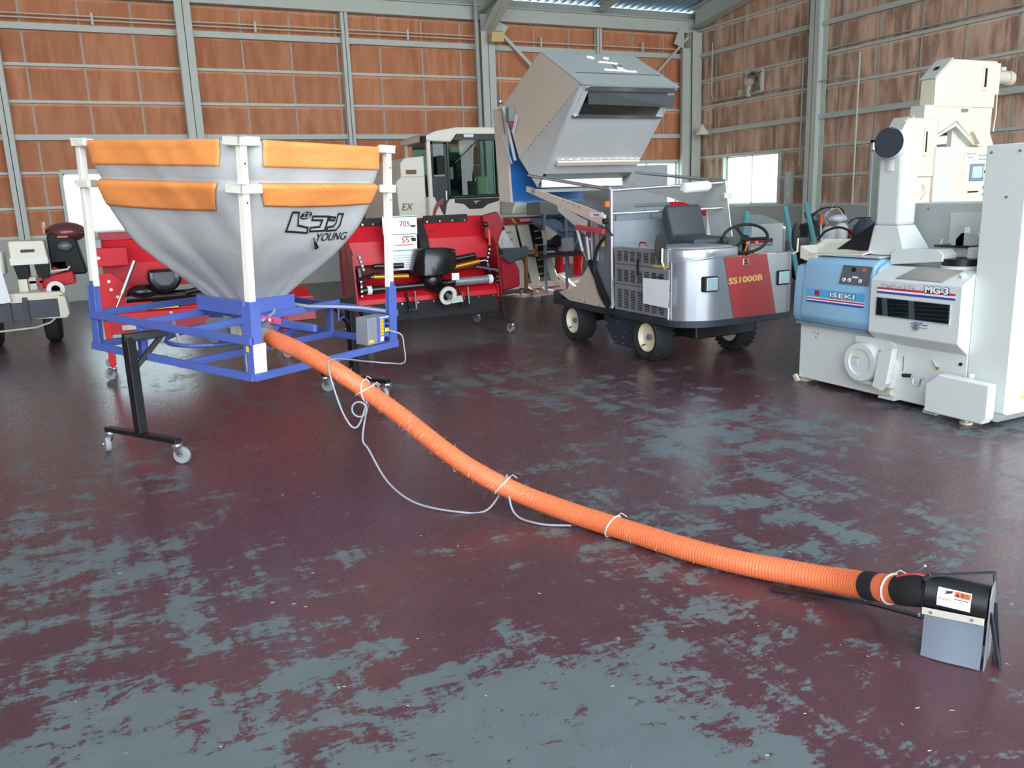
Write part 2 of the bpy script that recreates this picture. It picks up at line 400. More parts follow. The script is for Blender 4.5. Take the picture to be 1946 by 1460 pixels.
wb = struct('wall_back', wall_boxes('x', -9.2, 13.4, 5.7, OPB, lambda m, a, b, z0, z1: m.box(a, b, YW + 0.03, YW + 0.09, z0, z1)), STEEL)
wr = struct('wall_right', wall_boxes('y', -3.0, 17.3, 9.0, OPR, lambda m, a, b, z0, z1: m.box(XW + 0.03, XW + 0.09, a, b, z0, z1)), STEEL)
struct('wall_left', MB().box(-9.3, -9.2, -3.0, 17.3, 0, 9), mat('left_wall_boards', (150, 110, 86), 0.8, 0, 0.2, 1))
def panels(wall, axis, joints, girts, openings, m, skip):
    unit = {}
    for j0, j1 in zip(joints, joints[1:]):
        for g0, g1 in zip(girts, girts[1:]):
            if any(o[0] - 0.03 < (j0 + j1) / 2 < o[1] + 0.03 and o[2] - 0.05 < (g0 + g1) / 2 < o[3] + 0.05 for o in openings): continue
            if skip and skip(j0, j1, g0, g1): continue
            W_, H_ = j1 - j0 - 0.022, g1 - g0 - 0.01
            k = (round(W_, 2), round(H_, 2))
            if k not in unit:
                mb = MB()
                if axis == 'x': mb.box(0, W_, 0, 0.022, 0, H_)
                else: mb.box(0, 0.022, 0, W_, 0, H_)
                unit[k] = mesh_of(mb, m, 'panel', 0.003)
            o = link('panel', unit[k], wall)
            o.matrix_parent_inverse = Matrix()
            jit = random.uniform(0, 0.004)
            o.location = (j0 + 0.011, YW + 0.004 + jit, g0 + 0.005) if axis == 'x' else (XW + 0.004 + jit, j0 + 0.011, g0 + 0.005)
JB = [-3.6, -2.7, -1.82, -0.95, -0.05, 0.80, 1.70, 2.67, 3.58, 4.48, 5.36, 6.26, 7.12, 8.01, 8.87, 9.74, 10.6, 11.46, 12.31, 13.2]
GB = [1.18, 1.68, 2.28, 2.88, 3.48, 4.09, 4.70, 5.22]
def cut_joints(J, ops):           # boards are sawn to the window jambs
    S = set(J)
    for o in ops:
        S |= {o[0] - 0.03, o[1] + 0.03}
        S = {j for j in S if not (o[0] - 0.02 < j < o[1] + 0.02)}
    S = sorted(S); return [j for i, j in enumerate(S) if i == 0 or j - S[i - 1] > 0.08]
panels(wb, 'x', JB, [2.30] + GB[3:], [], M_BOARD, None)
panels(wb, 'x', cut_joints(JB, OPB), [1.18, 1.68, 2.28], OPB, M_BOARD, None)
JR = [2.6, 3.5, 4.4, 5.3, 6.2, 7.1, 8.0, 8.95, 9.86, 10.72, 11.62, 12.5, 13.4, 14.33, 15.3, 16.25, 17.1]
GR = [1.20, 1.78, 2.35, 2.93, 3.51, 4.11, 4.68, 5.26, 5.85, 6.45]
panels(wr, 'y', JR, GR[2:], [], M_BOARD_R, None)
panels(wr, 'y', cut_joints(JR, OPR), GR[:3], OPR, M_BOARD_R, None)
# plinth under the boards
for a, b in [(-9.2, 13.2)]:
    k = a
    while k < b - 0.1:
        part('plinth_panel', MB().box(k + 0.004, min(k + 1.8, b) - 0.004, YW - 0.06, YW + 0.03, 0.0, 1.17), CONC, wb, 0.004); k += 1.8
for (a, b) in [(-3, 0.6), (0.6, 4.2), (4.2, 7.4), (7.4, 10.5), (11.66, 13.2), (13.2, 15.0), (15.0, 17.04)]:
    part('plinth_panel', MB().box(XW - 0.06, XW + 0.03, a + 0.004, b - 0.004, 0.0, 1.19), CONC, wr, 0.004)
# girts: thick C-channels every third row, thin flats between
for z, h, d in [(1.18, .05, .07), (1.68, .045, .05), (2.28, .045, .06), (2.88, .095, .10), (3.48, .05, .05), (4.09, .05, .05), (4.70, .105, .10)]:
    segs = [(-9.2, 13.1)]
    for o in OPB:
        if o[2] < z < o[3] - 0.03: segs = [q for (a, b) in segs for q in ((a, min(b, o[0] - .03)), (max(a, o[1] + .03), b)) if q[1] > q[0]]
    for a, b in segs:
        mb = MB().box(a, b, YW - d, YW, z - h / 2, z + h / 2)
        if h > 0.08: mb.box(a, b, YW - d - 0.006, YW - d, z - h / 2 + 0.022, z - h / 2 + 0.035).box(a, b, YW - d - 0.006, YW - d, z + h / 2 - 0.035, z + h / 2 - 0.022)
        part('girt', mb, STEEL_L, wb)
for z, h, d in [(1.20, .06, .07), (1.78, .05, .05), (2.35, .05, .06), (2.93, .10, .10), (3.51, .05, .05), (4.11, .05, .05), (4.68, .09, .10), (5.26, .05, .05), (5.85, .05, .05)]:
    segs = [(-3.0, 17.0)]
    for o in OPR:
        if o[2] < z < o[3] - 0.03: segs = [q for (a, b) in segs for q in ((a, min(b, o[0] - .03)), (max(a, o[1] + .03), b)) if q[1] > q[0]]
    for a, b in segs:
        mb = MB().box(XW - d, XW, a, b, z - h / 2, z + h / 2)
        if h > 0.08: mb.box(XW - d - 0.006, XW - d, a, b, z - h / 2 + 0.02, z - h / 2 + 0.032).box(XW - d - 0.006, XW - d, a, b, z + h / 2 - 0.032, z + h / 2 - 0.02)
        part('girt', mb, STEEL_L, wr)
# joint strips in front of the board joints
for j in JB:
    for g0, g1 in zip(GB[3:], GB[4:]): part('joint_strip', MB().box(j - .018, j + .018, YW - .006, YW + .004, g0 + .03, g1 - .03), JOINT, wb)
    if not any(o[0] < j < o[1] for o in OPB):
        for g0, g1 in ((1.21, 1.65), (1.71, 2.25), (2.31, 2.83)): part('joint_strip', MB().box(j - .018, j + .018, YW - .006, YW + .004, g0, g1), JOINT, wb)
for j in JR[3:]:
    for g0, g1 in zip(GR[2:], GR[3:]): part('joint_strip', MB().box(XW - .006, XW + .004, j - .012, j + .012, g0 + .03, g1 - .03), STEEL, wr)
    if not any(o[0] < j < o[1] for o in OPR):
        for g0, g1 in zip(GR[:2], GR[1:3]): part('joint_strip', MB().box(XW - .006, XW + .004, j - .012, j + .012, g0 + .03, g1 - .03), STEEL, wr)
def column(wall, x, y, w_, d, z1, face='y'):
    """rolled H column: two flanges and a web"""
    mb = MB()
    if face == 'y':
        mb.box(x, x + w_, y - d, y - d + .012, 0, z1).box(x, x + w_, y - .012, y, 0, z1).box(x + w_ / 2 - .006, x + w_ / 2 + .006, y - d, y, 0, z1)
    else:
        mb.box(x - d, x - d + .012, y, y + w_, 0, z1).box(x - .012, x, y, y + w_, 0, z1).box(x - d, x, y + w_ / 2 - .006, y + w_ / 2 + .006, 0, z1)
    return part('column', mb, STEEL_L, wall)
for x, w_, d, z1 in [(-1.46, .17, .15, 5.25), (-4.5, .25, .25, 5.25), (1.52, .27, .26, 5.25), (4.55, .14, .14, 5.25), (7.46, .31, .30, 5.3), (10.38, .13, .13, 5.25)]:
    column(wb, x, YW - 0.05, w_, d, z1)
part('column', MB().box(12.86, 13.15, 16.72, 16.735, 0, 5.2).box(12.86, 12.875, 16.72, 17.0, 0, 5.2).box(12.86, 13.15, 16.985, 17.0, 0, 5.2), STEEL_L, wb)
part('column', MB().box(12.66, 12.86, 16.80, 16.82, 0, 4.85).box(12.74, 12.76, 16.82, 17.0, 0, 4.85), STEEL_L, wb)
for y, z1 in [(12.82, 6.1), (6.9, 7.0), (0.9, 8.0)]: column(wr, XW - .05, y, .26, .24, z1, 'x')
# eave beam with flanges, rafters rising towards the camera
RS = 0.148
def roof_z(y): return 5.66 + RS * (YW - y)
part('eave_beam', MB().box(-9.2, 13.2, 16.93, 16.945, 5.22, 5.48).box(-9.2, 13.2, 16.86, 17.02, 5.205, 5.225).box(-9.2, 13.2, 16.86, 17.02, 5.475, 5.495), STEEL_L, wb)
ce = struct('ceiling', MB().prism([(y, roof_z(y) + 0.16) for y in (17.3, -3.0)] + [(y, roof_z(y) + 0.20) for y in (-3.0, 17.3)], -9.3, 13.4), STEEL)
mb = MB(); prof = []
xx = -9.2
while xx < 13.3:
    prof += [(xx, 0.0), (xx + .07, 0.0), (xx + .10, .085), (xx + .17, .085)]; xx += 0.2
n_ = len(prof); vs_ = [(p[0], y, roof_z(y) + 0.07 + p[1]) for y in (17.3, -3.0) for p in prof]
mb.add(vs_, [(i, i + 1, i + 1 + n_, i + n_) for i in range(n_ - 1)])
part('roof_sheet', mb, ROOFM, ce)
def rafter(x, w_, h, y0, z0off, name='rafter'):
    m = MB()
    y1 = -2.9
    def band(xa, xb, za, zb): m.prism([(y0, roof_z(y0) + za), (y1, roof_z(y1) + za), (y1, roof_z(y1) + zb), (y0, roof_z(y0) + zb)], xa, xb)
    band(x, x + w_, -h, -h + .015); band(x, x + w_, -.015, 0.0); band(x + w_ / 2 - .006, x + w_ / 2 + .006, -h, 0)
    part(name, m, STEEL_L, ce)
rafter(7.46, .30, .36, 16.85, 0); rafter(1.52, .27, .36, 16.85, 0); rafter(10.38, .16, .16, 16.9, 0); rafter(4.55, .16, .16, 16.9, 0); rafter(12.86, .3, .42, 16.8, 0)
# haunch of the main rafter at its column
part('haunch', MB().prism([(16.78, 4.95), (16.4, 5.05), (15.6, roof_z(15.6) - .3), (16.8, roof_z(16.8) - .3)], 7.6, 7.615).poly([(7.46, 16.78, 4.95), (7.76, 16.78, 4.95), (7.76, 15.6, 5.5), (7.46, 15.6, 5.5)], .015), STEEL_L, ce)
# crossing wind braces between column and corner, conduit runs, hangers
part('wind_brace', MB().bar((7.85, 16.88, 5.10), (10.35, 16.88, 2.85), .07, .02, up=(0, 1, 0)), STEEL_L, wb)
part('wind_brace', MB().bar((12.9, 16.86, 5.15), (10.4, 16.86, 2.85), .05, .02, up=(0, 1, 0)), STEEL_L, wb)
part('gusset_plate', MB().poly([(12.75, 16.88, 5.3), (12.75, 16.88, 4.85), (12.45, 16.88, 4.95), (12.6, 16.88, 5.3)], .012), STEEL_L, wb)
part('gusset_plate', MB().poly([(7.78, 16.86, 5.25), (8.15, 16.86, 5.1), (8.0, 16.86, 4.9), (7.78, 16.86, 4.9)], .012), STEEL_L, wb)
part('conduit', MB().tube([(-9, 16.96, 4.88), (7.4, 16.96, 4.90), (7.55, 16.9, 4.98)], .014, 6), mat('conduit_beige', (206, 190, 170), .5), wb)
part('conduit', MB().tube([(-9, 16.96, 4.82), (12.8, 16.96, 4.84)], .014, 6), _M['conduit_beige'], wb)
for x in (0.15, 2.9, 5.9, 8.95, 11.6): part('conduit_hanger', MB().box(x, x + .04, 16.93, 16.99, 4.75, 4.95), STEEL_L, wb)
part('downpipe', MB().cyl((7.36, 16.75, 0), (7.36, 16.75, 5.6), .045, 12), STEEL, wb)
part('conduit', MB().tube([(XW - .05, 13.0, 4.19), (XW - .05, 5, 4.19)], .015, 6), STEEL, wr)
part('conduit', MB().tube([(XW - .13, 16.3, 3.60), (XW - .13, 12.2, 3.60)], .015, 6), STEEL, wr)
part('conduit', MB().tube([(XW - .13, 13.37, 4.1), (XW - .13, 13.37, 2.0)], .02, 6), STEEL_L, wr)
part('conduit', MB().tube([(XW - .12, 16.25, 4.9), (XW - .12, 16.25, 3.75), (XW - .12, 16.15, 3.6)], .012, 6), STEEL_L, wr)
part('conduit', MB().tube([(XW - .12, 11.95, 4.0), (XW - .12, 11.95, 1.2)], .018, 6), STEEL_L, wr)
o = struct('trim_1', MB().box(XW - .13, XW - .02, 13.62, 13.78, 1.22, 1.9).box(XW - .17, XW - .13, 13.64, 13.72, 1.62, 1.72).box(XW - .17, XW - .13, 13.64, 13.72, 1.36, 1.48), STEEL_L); o['label'] = 'grey switch box with two knobs beside the right window'
single('lamp_shade', MB().lathe([(0, .16), (.04, .15), (.20, .03), (.24, .02)], (XW - .3, 16.35, 2.86), (0, 0, 1), 20, cap=True), mat('cream_shade', (228, 214, 200), .5), 'cream bell shaped lamp shade hanging beside the corner column', 'lamp', smooth=.6)
single('floodlight', MB().prism([(16.45, 4.72), (16.42, 4.9), (16.56, 4.95), (16.62, 4.72)], 7.56, 7.84).bar((7.7, 16.55, 4.9), (7.7, 16.72, 5.0), .04), mat('amber_lens', (206, 180, 120), .4), 'small beige floodlight bracketed to the big back column', 'floodlight')
# exhaust fan on the right wall
t = thing('exhaust_fan', 'old square exhaust fan high on the stained right wall', 'fan', (XW - .05, 14.87, 3.6))
part('housing', MB().box(XW - .11, XW - .03, 14.60, 15.14, 3.60, 3.66).box(XW - .11, XW - .03, 14.60, 15.14, 4.03, 4.09).box(XW - .11, XW - .03, 14.60, 14.66, 3.66, 4.03).box(XW - .11, XW - .03, 15.08, 15.14, 3.66, 4.03), CREAM_D, t, .01)
part('fan_ring', MB().lathe([(0, .19), (.05, .19), (.05, .22), (0, .22), (0, .19)], (XW - .15, 14.85, 3.85), (1, 0, 0), 24, cap=False), GALV_D, t)
for k in range(4):
    a = k * PI / 2 + .4
    part('blade', MB().poly([(XW - .10, 14.85 + .03 * math.cos(a), 3.85 + .03 * math.sin(a)), (XW - .12, 14.85 + .17 * math.cos(a - .25), 3.85 + .17 * math.sin(a - .25)), (XW - .09, 14.85 + .17 * math.cos(a + .35), 3.85 + .17 * math.sin(a + .35))], .004), GALV_D, t)
part('motor', MB().cyl((XW - .22, 14.95, 3.86), (XW - .08, 14.95, 3.86), .075, 14).box(XW - .2, XW - .1, 14.93, 14.97, 3.55, 3.86), CREAM_D, t)
single('shutter_switch', MB().box(XW - .12, XW - .03, 15.24, 15.34, 3.57, 3.74), CREAM_D, 'little beige switch box left of the exhaust fan', 'switch', bev=.006)
# windows
def window_b(n, x0, x1, z0, z1, y, lab):
    f = struct('window_%d' % n, MB().box(x0 - .03, x0 + .03, y - .05, y + .12, z0, z1).box(x1 - .03, x1 + .03, y - .05, y + .12, z0, z1).box(x0, x1, y - .05, y + .12, z0 - .03, z0 + .03).box(x0, x1, y - .05, y + .12, z1 - .03, z1 + .03), STEEL_L); f['label'] = lab
    xm = (x0 + x1) / 2
    for a, b, yy in ((x0 + .03, xm + .015, y + .02), (xm - .015, x1 - .03, y + .06)):
        part('sash', MB().box(a, a + .03, yy, yy + .02, z0 + .03, z1 - .03).box(b - .03, b, yy, yy + .02, z0 + .03, z1 - .03).box(a, b, yy, yy + .02, z0 + .03, z0 + .06).box(a, b, yy, yy + .02, z1 - .06, z1 - .03), GALV, f)
        part('pane', MB().box(a + .03, b - .03, yy + .008, yy + .012, z0 + .06, z1 - .06), GLASS, f)
def window_r(n, y0, y1, z0, z1, x, lab, panes=2):
    f = struct('window_%d' % n, MB().box(x - .05, x + .12, y0 - .03, y0 + .03, z0, z1).box(x - .05, x + .12, y1 - .03, y1 + .03, z0, z1).box(x - .05, x + .12, y0, y1, z0 - .03, z0 + .03).box(x - .05, x + .12, y0, y1, z1 - .03, z1 + .03), STEEL_L); f['label'] = lab
    st = (y1 - y0 - .06) / panes
    for k in range(panes):
        a = y0 + .03 + k * st; b = a + st; xx = x + .02 + .04 * (k % 2)
        part('sash', MB().box(xx, xx + .02, a, a + .03, z0 + .03, z1 - .03).box(xx, xx + .02, b - .03, b, z0 + .03, z1 - .03).box(xx, xx + .02, a, b, z0 + .03, z0 + .06).box(xx, xx + .02, a, b, z1 - .06, z1 - .03), GALV, f)
        part('pane', MB().box(xx + .008, xx + .012, a + .03, b - .03, z0 + .06, z1 - .06), GLASS, f)
window_b(1, -.68, 1.17, 1.20, 2.30, YW, 'bright window behind the left post of the hopper')
window_b(2, 10.95, 12.78, 1.20, 2.30, YW, 'bright window left of the corner column')
window_r(3, 14.06, 15.90, 1.20, 2.34, XW, 'bright window in the right wall')
d = struct('door_1', MB().box(XW - .04, XW + .02, 10.77, 11.60, .03, 2.18), mat('door_grey', (176, 184, 174), .5)); d['label'] = 'plain pale grey double door in the right wall'
part('door_leaf', MB().box(XW - .03, XW + .03, 9.92, 10.76, .03, 2.18), _M['door_grey'], d)
part('frame', MB().box(XW - .06, XW + .10, 11.58, 11.64, 0.02, 2.38).box(XW - .06, XW + .10, 9.86, 9.92, .02, 2.38).box(XW - .06, XW + .10, 9.86, 11.64, 2.35, 2.40).box(XW - .06, XW + .10, 9.92, 11.6, 2.17, 2.20).box(XW - .02, XW + .04, 11.20, 11.23, 2.2, 2.35), GALV, d)
part('transom_pane', MB().box(XW, XW + .006, 9.92, 11.58, 2.20, 2.35), GLASS, d)
part('door_handle', MB().bar((XW - .08, 10.82, 1.06), (XW - .08, 10.94, 1.06), .02).box(XW - .08, XW - .04, 10.81, 10.84, 1.04, 1.08), CHROME, d)

# straw and chaff lying on the floor
mb = MB()
for i in range(420):
    x = random.uniform(-.8, 5.5); y = random.uniform(.9, 7.0)
    a = random.uniform(0, PI); L_ = random.uniform(.004, .016); ww = .0011; dx, dy = math.cos(a), math.sin(a)
    mb.add([(x - dx * L_ / 2 - dy * ww, y - dy * L_ / 2 + dx * ww, .0005), (x + dx * L_ / 2 - dy * ww, y + dy * L_ / 2 + dx * ww, .0005), (x + dx * L_ / 2 + dy * ww, y + dy * L_ / 2 - dx * ww, .0015), (x - dx * L_ / 2 + dy * ww, y - dy * L_ / 2 - dx * ww, .0015)], [(0, 1, 2, 3)])
o = single('straw_bits', mb, HAYM, 'tiny straw bits and grain scattered on the floor', 'straw'); o['kind'] = 'stuff'

# ================================================================== HOPPER (front left)
HR = Matrix(((0.84266359, -0.53707841, 0.03827346), (0.53838614, 0.84145422, -0.0457694), (-0.00762361, 0.05917412, 0.99821857)))
HT = V((0.63740786, 4.85485585, 0.56893586))
HX = Matrix.Translation(HT) @ HR.to_4x4()
def hw(x, y, z): return HX @ V((x, y, z))
WX, WY = 1.29, 1.569
hop = thing('bag_hopper', 'grey and orange cloth grain hopper on a blue frame with white posts', 'hopper', hw(WX / 2, WY / 2, -.55))
CX, CY = WX / 2, WY / 2
def hb(): return MB(HX)
corners = {'near': (0, 0), 'left': (0, WY), 'right': (WX, 0), 'back': (WX, WY)}
for k, (x, y) in corners.items():
    sx, sy = (1 if x == 0 else -1), (1 if y == 0 else -1)
    m = hb().box(*sorted((x, x + sx * .075)), *sorted((y, y + sy * .008)), 0, .43).box(*sorted((x, x + sx * .008)), *sorted((y, y + sy * .075)), 0, .43)
    m.box(*sorted((x + sx * .01, x + sx * .055)), *sorted((y + sy * .01, y + sy * .055)), .20, .46)
    part('frame_post', m, BLUE, hop, .002)
    o = part('white_post', hb().box(*sorted((x + sx * .012, x + sx * .058)), *sorted((y + sy * .012, y + sy * .058)), .42, 1.36), WHITE, hop, .004)
    for zb in (1.06, 1.315):
        part('rail_bracket', hb().box(*sorted((x - sx * .006, x + sx * .14)), *sorted((y - sy * .006, y + sy * .02)), zb, zb + .05).box(*sorted((x - sx * .006, x + sx * .02)), *sorted((y - sy * .006, y + sy * .14)), zb, zb + .05), WHITE, o, .006)
    part('bolt', hb().cyl((x + sx * .035, y + sy * .012 - sy * .004, 1.01), (x + sx * .035, y + sy * .012, 1.01), .005, 8).cyl((x + sx * .035, y + sy * .012 - sy * .004, 1.22), (x + sx * .035, y + sy * .012, 1.22), .005, 8), DARK, o)
def hbeam(a, b, w_=.03, h=.045, name='frame_beam', m=BLUE, **k): return part(name, hb().bar(a, b, w_, h), m, hop, .002, **k)
for z in (.022, .235):
    hbeam((.0, .0, z), (0, WY, z)); hbeam((0, WY, z), (WX, WY, z)); hbeam((WX, WY, z), (WX, 0, z))
hbeam((0, 0, .022), (WX, 0, .022))
hbeam((0, .55, .235), (WX, .55, .26)); hbeam((0, 1.02, .235), (WX, 1.02, .26))
hbeam((0.0, .62, .022), (WX, .62, .022)); hbeam((.02, 1.05, .022), (.02, 1.05, .235), .045, .045)
hbeam((.52, .02, .235), (.52, 1.02, .24)); hbeam((WX, .95, .022), (.55, .45, .10))
hbeam((WX - .02, .62, .022), (WX - .02, .62, .235))
ring = [(CX + .38 * math.cos(a), CY + .30 + .30 * math.sin(a), .045) for a in [PI * .5 + PI * i / 14 for i in range(15)]]
part('guard_ring', MB(HX).tube(ring, .014, 6), BLUE, hop)
hbeam((.30, 1.13, .26), (.33, 1.10, .03), .018, .018, 'tie_rod', GALV)
part('grab_handle', hb().tube([(WX, .5, .24), (WX - .14, .42, .24), (WX - .14, .42, .16), (WX, .5, .16)], .008, 6), BLUE, hop)
# collar, outlet chute and motor
part('collar', hb().box(CX - .22, CX + .22, CY - .235, CY - .225, .27, .37).box(CX - .22, CX + .22, CY + .225, CY + .235, .27, .37).box(CX - .225, CX - .215, CY - .23, CY + .23, .27, .37).box(CX + .215, CX + .225, CY - .23, CY + .23, .27, .37), BLUE, hop, .003)
part('outlet_chute', hb().prism([(CX - .2, .27), (CX + .2, .27), (CX + .08, .12), (CX - .08, .12)], CY - .2, CY + .2, 'y'), BLUE, hop, .004)
mo = part('motor', hb().cyl((CX - .25, CY + .05, .15), (CX - .02, CY + .05, .15), .085, 18).box(CX - .2, CX - .08, CY - .07, CY + .0, .17, .25), GALV_D, hop, smooth=.6)
part('wiring_box', hb().box(CX - .22, CX - .10, CY - .18, CY - .08, .13, .22), CREAM_D, mo, .008)
part('auger_trough', hb().bar((.42, .42, .17), (CX, CY, .17), .13, .13).bar((.30, .30, .20), (.5, .45, .18), .10, .05), BLUE, hop, .006)
part('outlet_elbow', MB().tube([hw(.55, .5, .17), hw(.42, .36, .18), hw(.30, .24, .185)], .062, 14), GALV_D, hop, smooth=.9)
lab = part('pink_sticker', hb().poly([(-.004 + .52 - .02, .30, .275), (.50, .62, .275), (.50, .62, .232), (.50, .30, .232)], .002), mat('pink_print', (222, 92, 152), .5), hop, label='pink and white sticker strip')
for k in range(7): part('print_mark', hb().box(.496, .499, .36 + .03 * k, .378 + .03 * k, .243, .262), PAPER if k % 2 else RRED, lab)
# white paper sheet and yellow label on the near post
pp = part('paper_sheet', hb().box(.004, .095, -.006, -.003, .03, .215), PAPER, hop, label='white printed sheet taped to the near post')
for k in range(12): part('text_line', hb().box(.010, .010 + random.uniform(.04, .078), -.0068, -.006, .045 + k * .0135, .047 + k * .0135), mat('grey_ink', (150, 152, 160), .7), pp)
part('yellow_label', hb().box(-.004, -.001, .03, .048, .17, .205), YEL, hop, label='small yellow label')
part('hanging_chain', hb().tube([(-.006, .05, .16), (-.006, .052, .12), (-.006, .047, .08), (-.006, .05, .05)], .005, 6), GALV_D, hop)
# electric control box in the right corner
cb = part('control_box', hb().box(.985, 1.20, .00, .11, .05, .235), mat('grey_box', (128, 132, 138), .45), hop, .004)
part('panel_face', hb().box(1.075, 1.20, -.006, .0, .05, .235), BLUE, cb, .002)
part('yellow_label', hb().box(1.105, 1.135, -.009, -.006, .105, .215), YEL, cb)
for k in range(4): part('arrow_mark', hb().poly([(1.110, -.0105, .118 + k * .025), (1.130, -.0105, .118 + k * .025), (1.110, -.0105, .134 + k * .025)], .0008), ORP, cb)
for (x, z, r) in ((1.165, .20, .012), (1.165, .165, .010), (1.16, .075, .016)): part('switch_knob', hb().cyl((x, -.022, z), (x, -.006, z), r, 12), BLACK, cb)
part('socket', hb().box(1.145, 1.185, -.02, -.006, .125, .15), YEL, cb, .003)
part('print_mark', hb().box(1.105, 1.135, -.009, -.006, .065, .095).box(1.10, 1.19, -.009, -.006, .223, .230), PAPER, cb)
part('warning_label', hb().box(.99, 1.04, -.004, -.001, .065, .085), YEL, cb)
part('cable', MB(HX).tube([(1.19, .02, .26), (1.15, .2, .27), (1.05, .30, .28), (.95, .5, .275), (.9, .7, .29), (.78, .85, .28), (.70, .80, .30)], .012, 8), CORD, hop, smooth=1)
part('cable', MB(HX).tube([(.75, .62, .29), (.62, .5, .27), (.45, .42, .25), (.38, .44, .30), (.30, .42, .27), (.34, .33, .25)], .011, 8), CORD, hop, smooth=1)
# cloth
SZ = [(1.345, .985), (1.28, .982), (1.21, .975), (1.15, .955), (1.115, .93), (1.10, .955), (1.06, .945), (1.0, .92), (.95, .895), (.90, .865), (.85, .835), (.80, .80), (.75, .76), (.70, .715), (.65, .66), (.60, .60), (.55, .535), (.50, .465), (.45, .395), (.40, .33), (.36, .28), (.325, .25)]
def s_of(z):
    for (z0, s0), (z1, s1) in zip(SZ, SZ[1:]):
        if z1 <= z <= z0: return s0 + (s1 - s0) * (z0 - z) / (z0 - z1)
    return SZ[-1][1]
def cloth_pt(u, z, off=0.0, fold=1.0):
    """u in 0..4 walks the four sides (0-1 front right face, 1-2 far right, 2-3 back, 3-4 front left)"""
    side = int(u) % 4; t = u - int(u)
    s = s_of(z)
    c = .10 * (1 if z > 1.1 else min(1, .5 + s))       # corners are cut off by the cloth
    P = [(-1, -1), (1, -1), (1, 1), (-1, 1)]
    a, b = P[side], P[(side + 1) % 4]
    tt = t
    x = a[0] + (b[0] - a[0]) * tt; y = a[1] + (b[1] - a[1]) * tt
    e = min(t, 1 - t)
    k = 1 - (c * max(0, 1 - e / .12) ** 1.5)
    # the middle of each side sags in a little below the rail
    if z < 1.09: k *= 1 - .05 * math.sin(PI * t) * min(1, (1.09 - z) * 6) * (1 if s > .4 else s / .4)
    if 1.11 < z < 1.2: k *= 1 - .012 * math.sin(PI * t)
    px, py = CX + x * CX * s * k, CY + y * CY * s * k
    wv = fold * (.006 * math.sin(u * 19 + z * 9) + .016 * (noise.noise(V((u * 4.1, z * 5.0, 1.7)))) + .010 * noise.noise(V((u * 9 + z * 5, z * 3, 4.2))))
    nx, ny = [(0, -1), (1, 0), (0, 1), (-1, 0)][side]
    return hw(px + nx * (wv + off), py + ny * (wv + off), z)
NU = 96
zl = [1.345 - (1.345 - .325) * i / 44 for i in range(45)]
m = MB(); vs_ = [cloth_pt(4 * i / NU, z) for z in zl for i in range(NU)]
m.add(vs_, [(j * NU + i, j * NU + (i + 1) % NU, (j + 1) * NU + (i + 1) % NU, (j + 1) * NU + i) for j in range(44) for i in range(NU)])
cloth = part('hopper_cloth', m, GREYC, hop, smooth=1.2)
sol = cloth.modifiers.new('thickness', 'SOLIDIFY'); sol.thickness = .003
for side in range(4):
    for (za, zb_, ua, ub, off) in ((1.352, 1.205, .115, .955, .008), (1.112, .955, .10, .985, .011)):
        if side == 0: ua2, ub2 = ua, .985
        elif side == 3: ua2, ub2 = .02, 1 - .115
        else: ua2, ub2 = .02, .98
        if side == 0 and za < 1.2: zb_ = .985
        rows = 10; cols = 34
        def fn(i, j, za=za, zb_=zb_, off=off, side=side, ua2=ua2, ub2=ub2):
            z = za + (zb_ - za) * j
            uu = ua2 + (ub2 - ua2) * i
            if za < 1.2: uu = ua2 + .03 * j + (ub2 - ua2 - .075 * j) * i
            # the sleeve wraps over the rail, then hangs
            o_ = off + (.004 * math.sin(PI * min(1, j * 2.6)) if j < .39 else 0) + .004 * noise.noise(V((side * 7 + i * 16 + j * 6, j * 2.5, 3.1)))
            zz = z - (.012 * math.sin(PI * i) * j if za < 1.2 else 0)
            return cloth_pt(side + uu, min(zz, 1.345), o_) + (V((0, 0, .006)) if j < .01 else V((0, 0, 0)))
        o = part('orange_band', MB().grid(fn, cols, rows), ORANGE, hop, smooth=1.2)
        sl = o.modifiers.new('thickness', 'SOLIDIFY'); sl.thickness = .003
part('top_rail', hb().bar((.03, .05, 1.325), (WX - .03, .05, 1.325), .024).bar((.05, .03, 1.325), (.05, WY - .03, 1.325), .024).bar((WX - .05, .03, 1.325), (WX - .05, WY - .03, 1.325), .024).bar((.03, WY - .05, 1.325), (WX - .03, WY - .05, 1.325), .024), WHITE, hop)
# print on the front right face, following the cloth
def cloth_print(name, txt, size, x0, z0, fit, m, off, shear=.25, grow=0.0):
    vs, fs = text_mb(txt, size, grow, 0.0, shear); base, _ = text_mb(txt, size, 0.0, 0.0, shear)
    a0 = min(v[0] for v in base); a1 = max(v[0] for v in base); b0 = min(v[1] for v in base); b1 = max(v[1] for v in base)
    bm = bmesh.new(); q = [bm.verts.new((x0 + (v[0] - a0) * fit[0] / (a1 - a0), z0 + (v[1] - b0) * fit[1] / (b1 - b0), 0)) for v in vs]
    for f in fs:
        try: bm.faces.new([q[i] for i in f])
        except ValueError: pass
    bmesh.ops.triangulate(bm, faces=bm.faces)
    for _ in range(3):
        es = [e for e in bm.edges if e.calc_length() > .03]
        if es: bmesh.ops.subdivide_edges(bm, edges=es, cuts=1)
        bmesh.ops.triangulate(bm, faces=bm.faces)
    bm.verts.index_update()
    P = []
    for v in bm.verts:
        s = s_of(v.co.y); t = .5 + (v.co.x - CX) / (2 * CX * s)
        P.append(cloth_pt(min(.97, max(.03, t)), v.co.y, off))
    mb = MB(); mb.add(P, [tuple(x.index for x in f.verts) for f in bm.faces]); bm.free()
    return part(name, mb, m, cloth)
def clp(x, z, off):
    return cloth_pt(min(.985, max(.015, .5 + (x - CX) / (2 * CX * s_of(z)))), z, off)
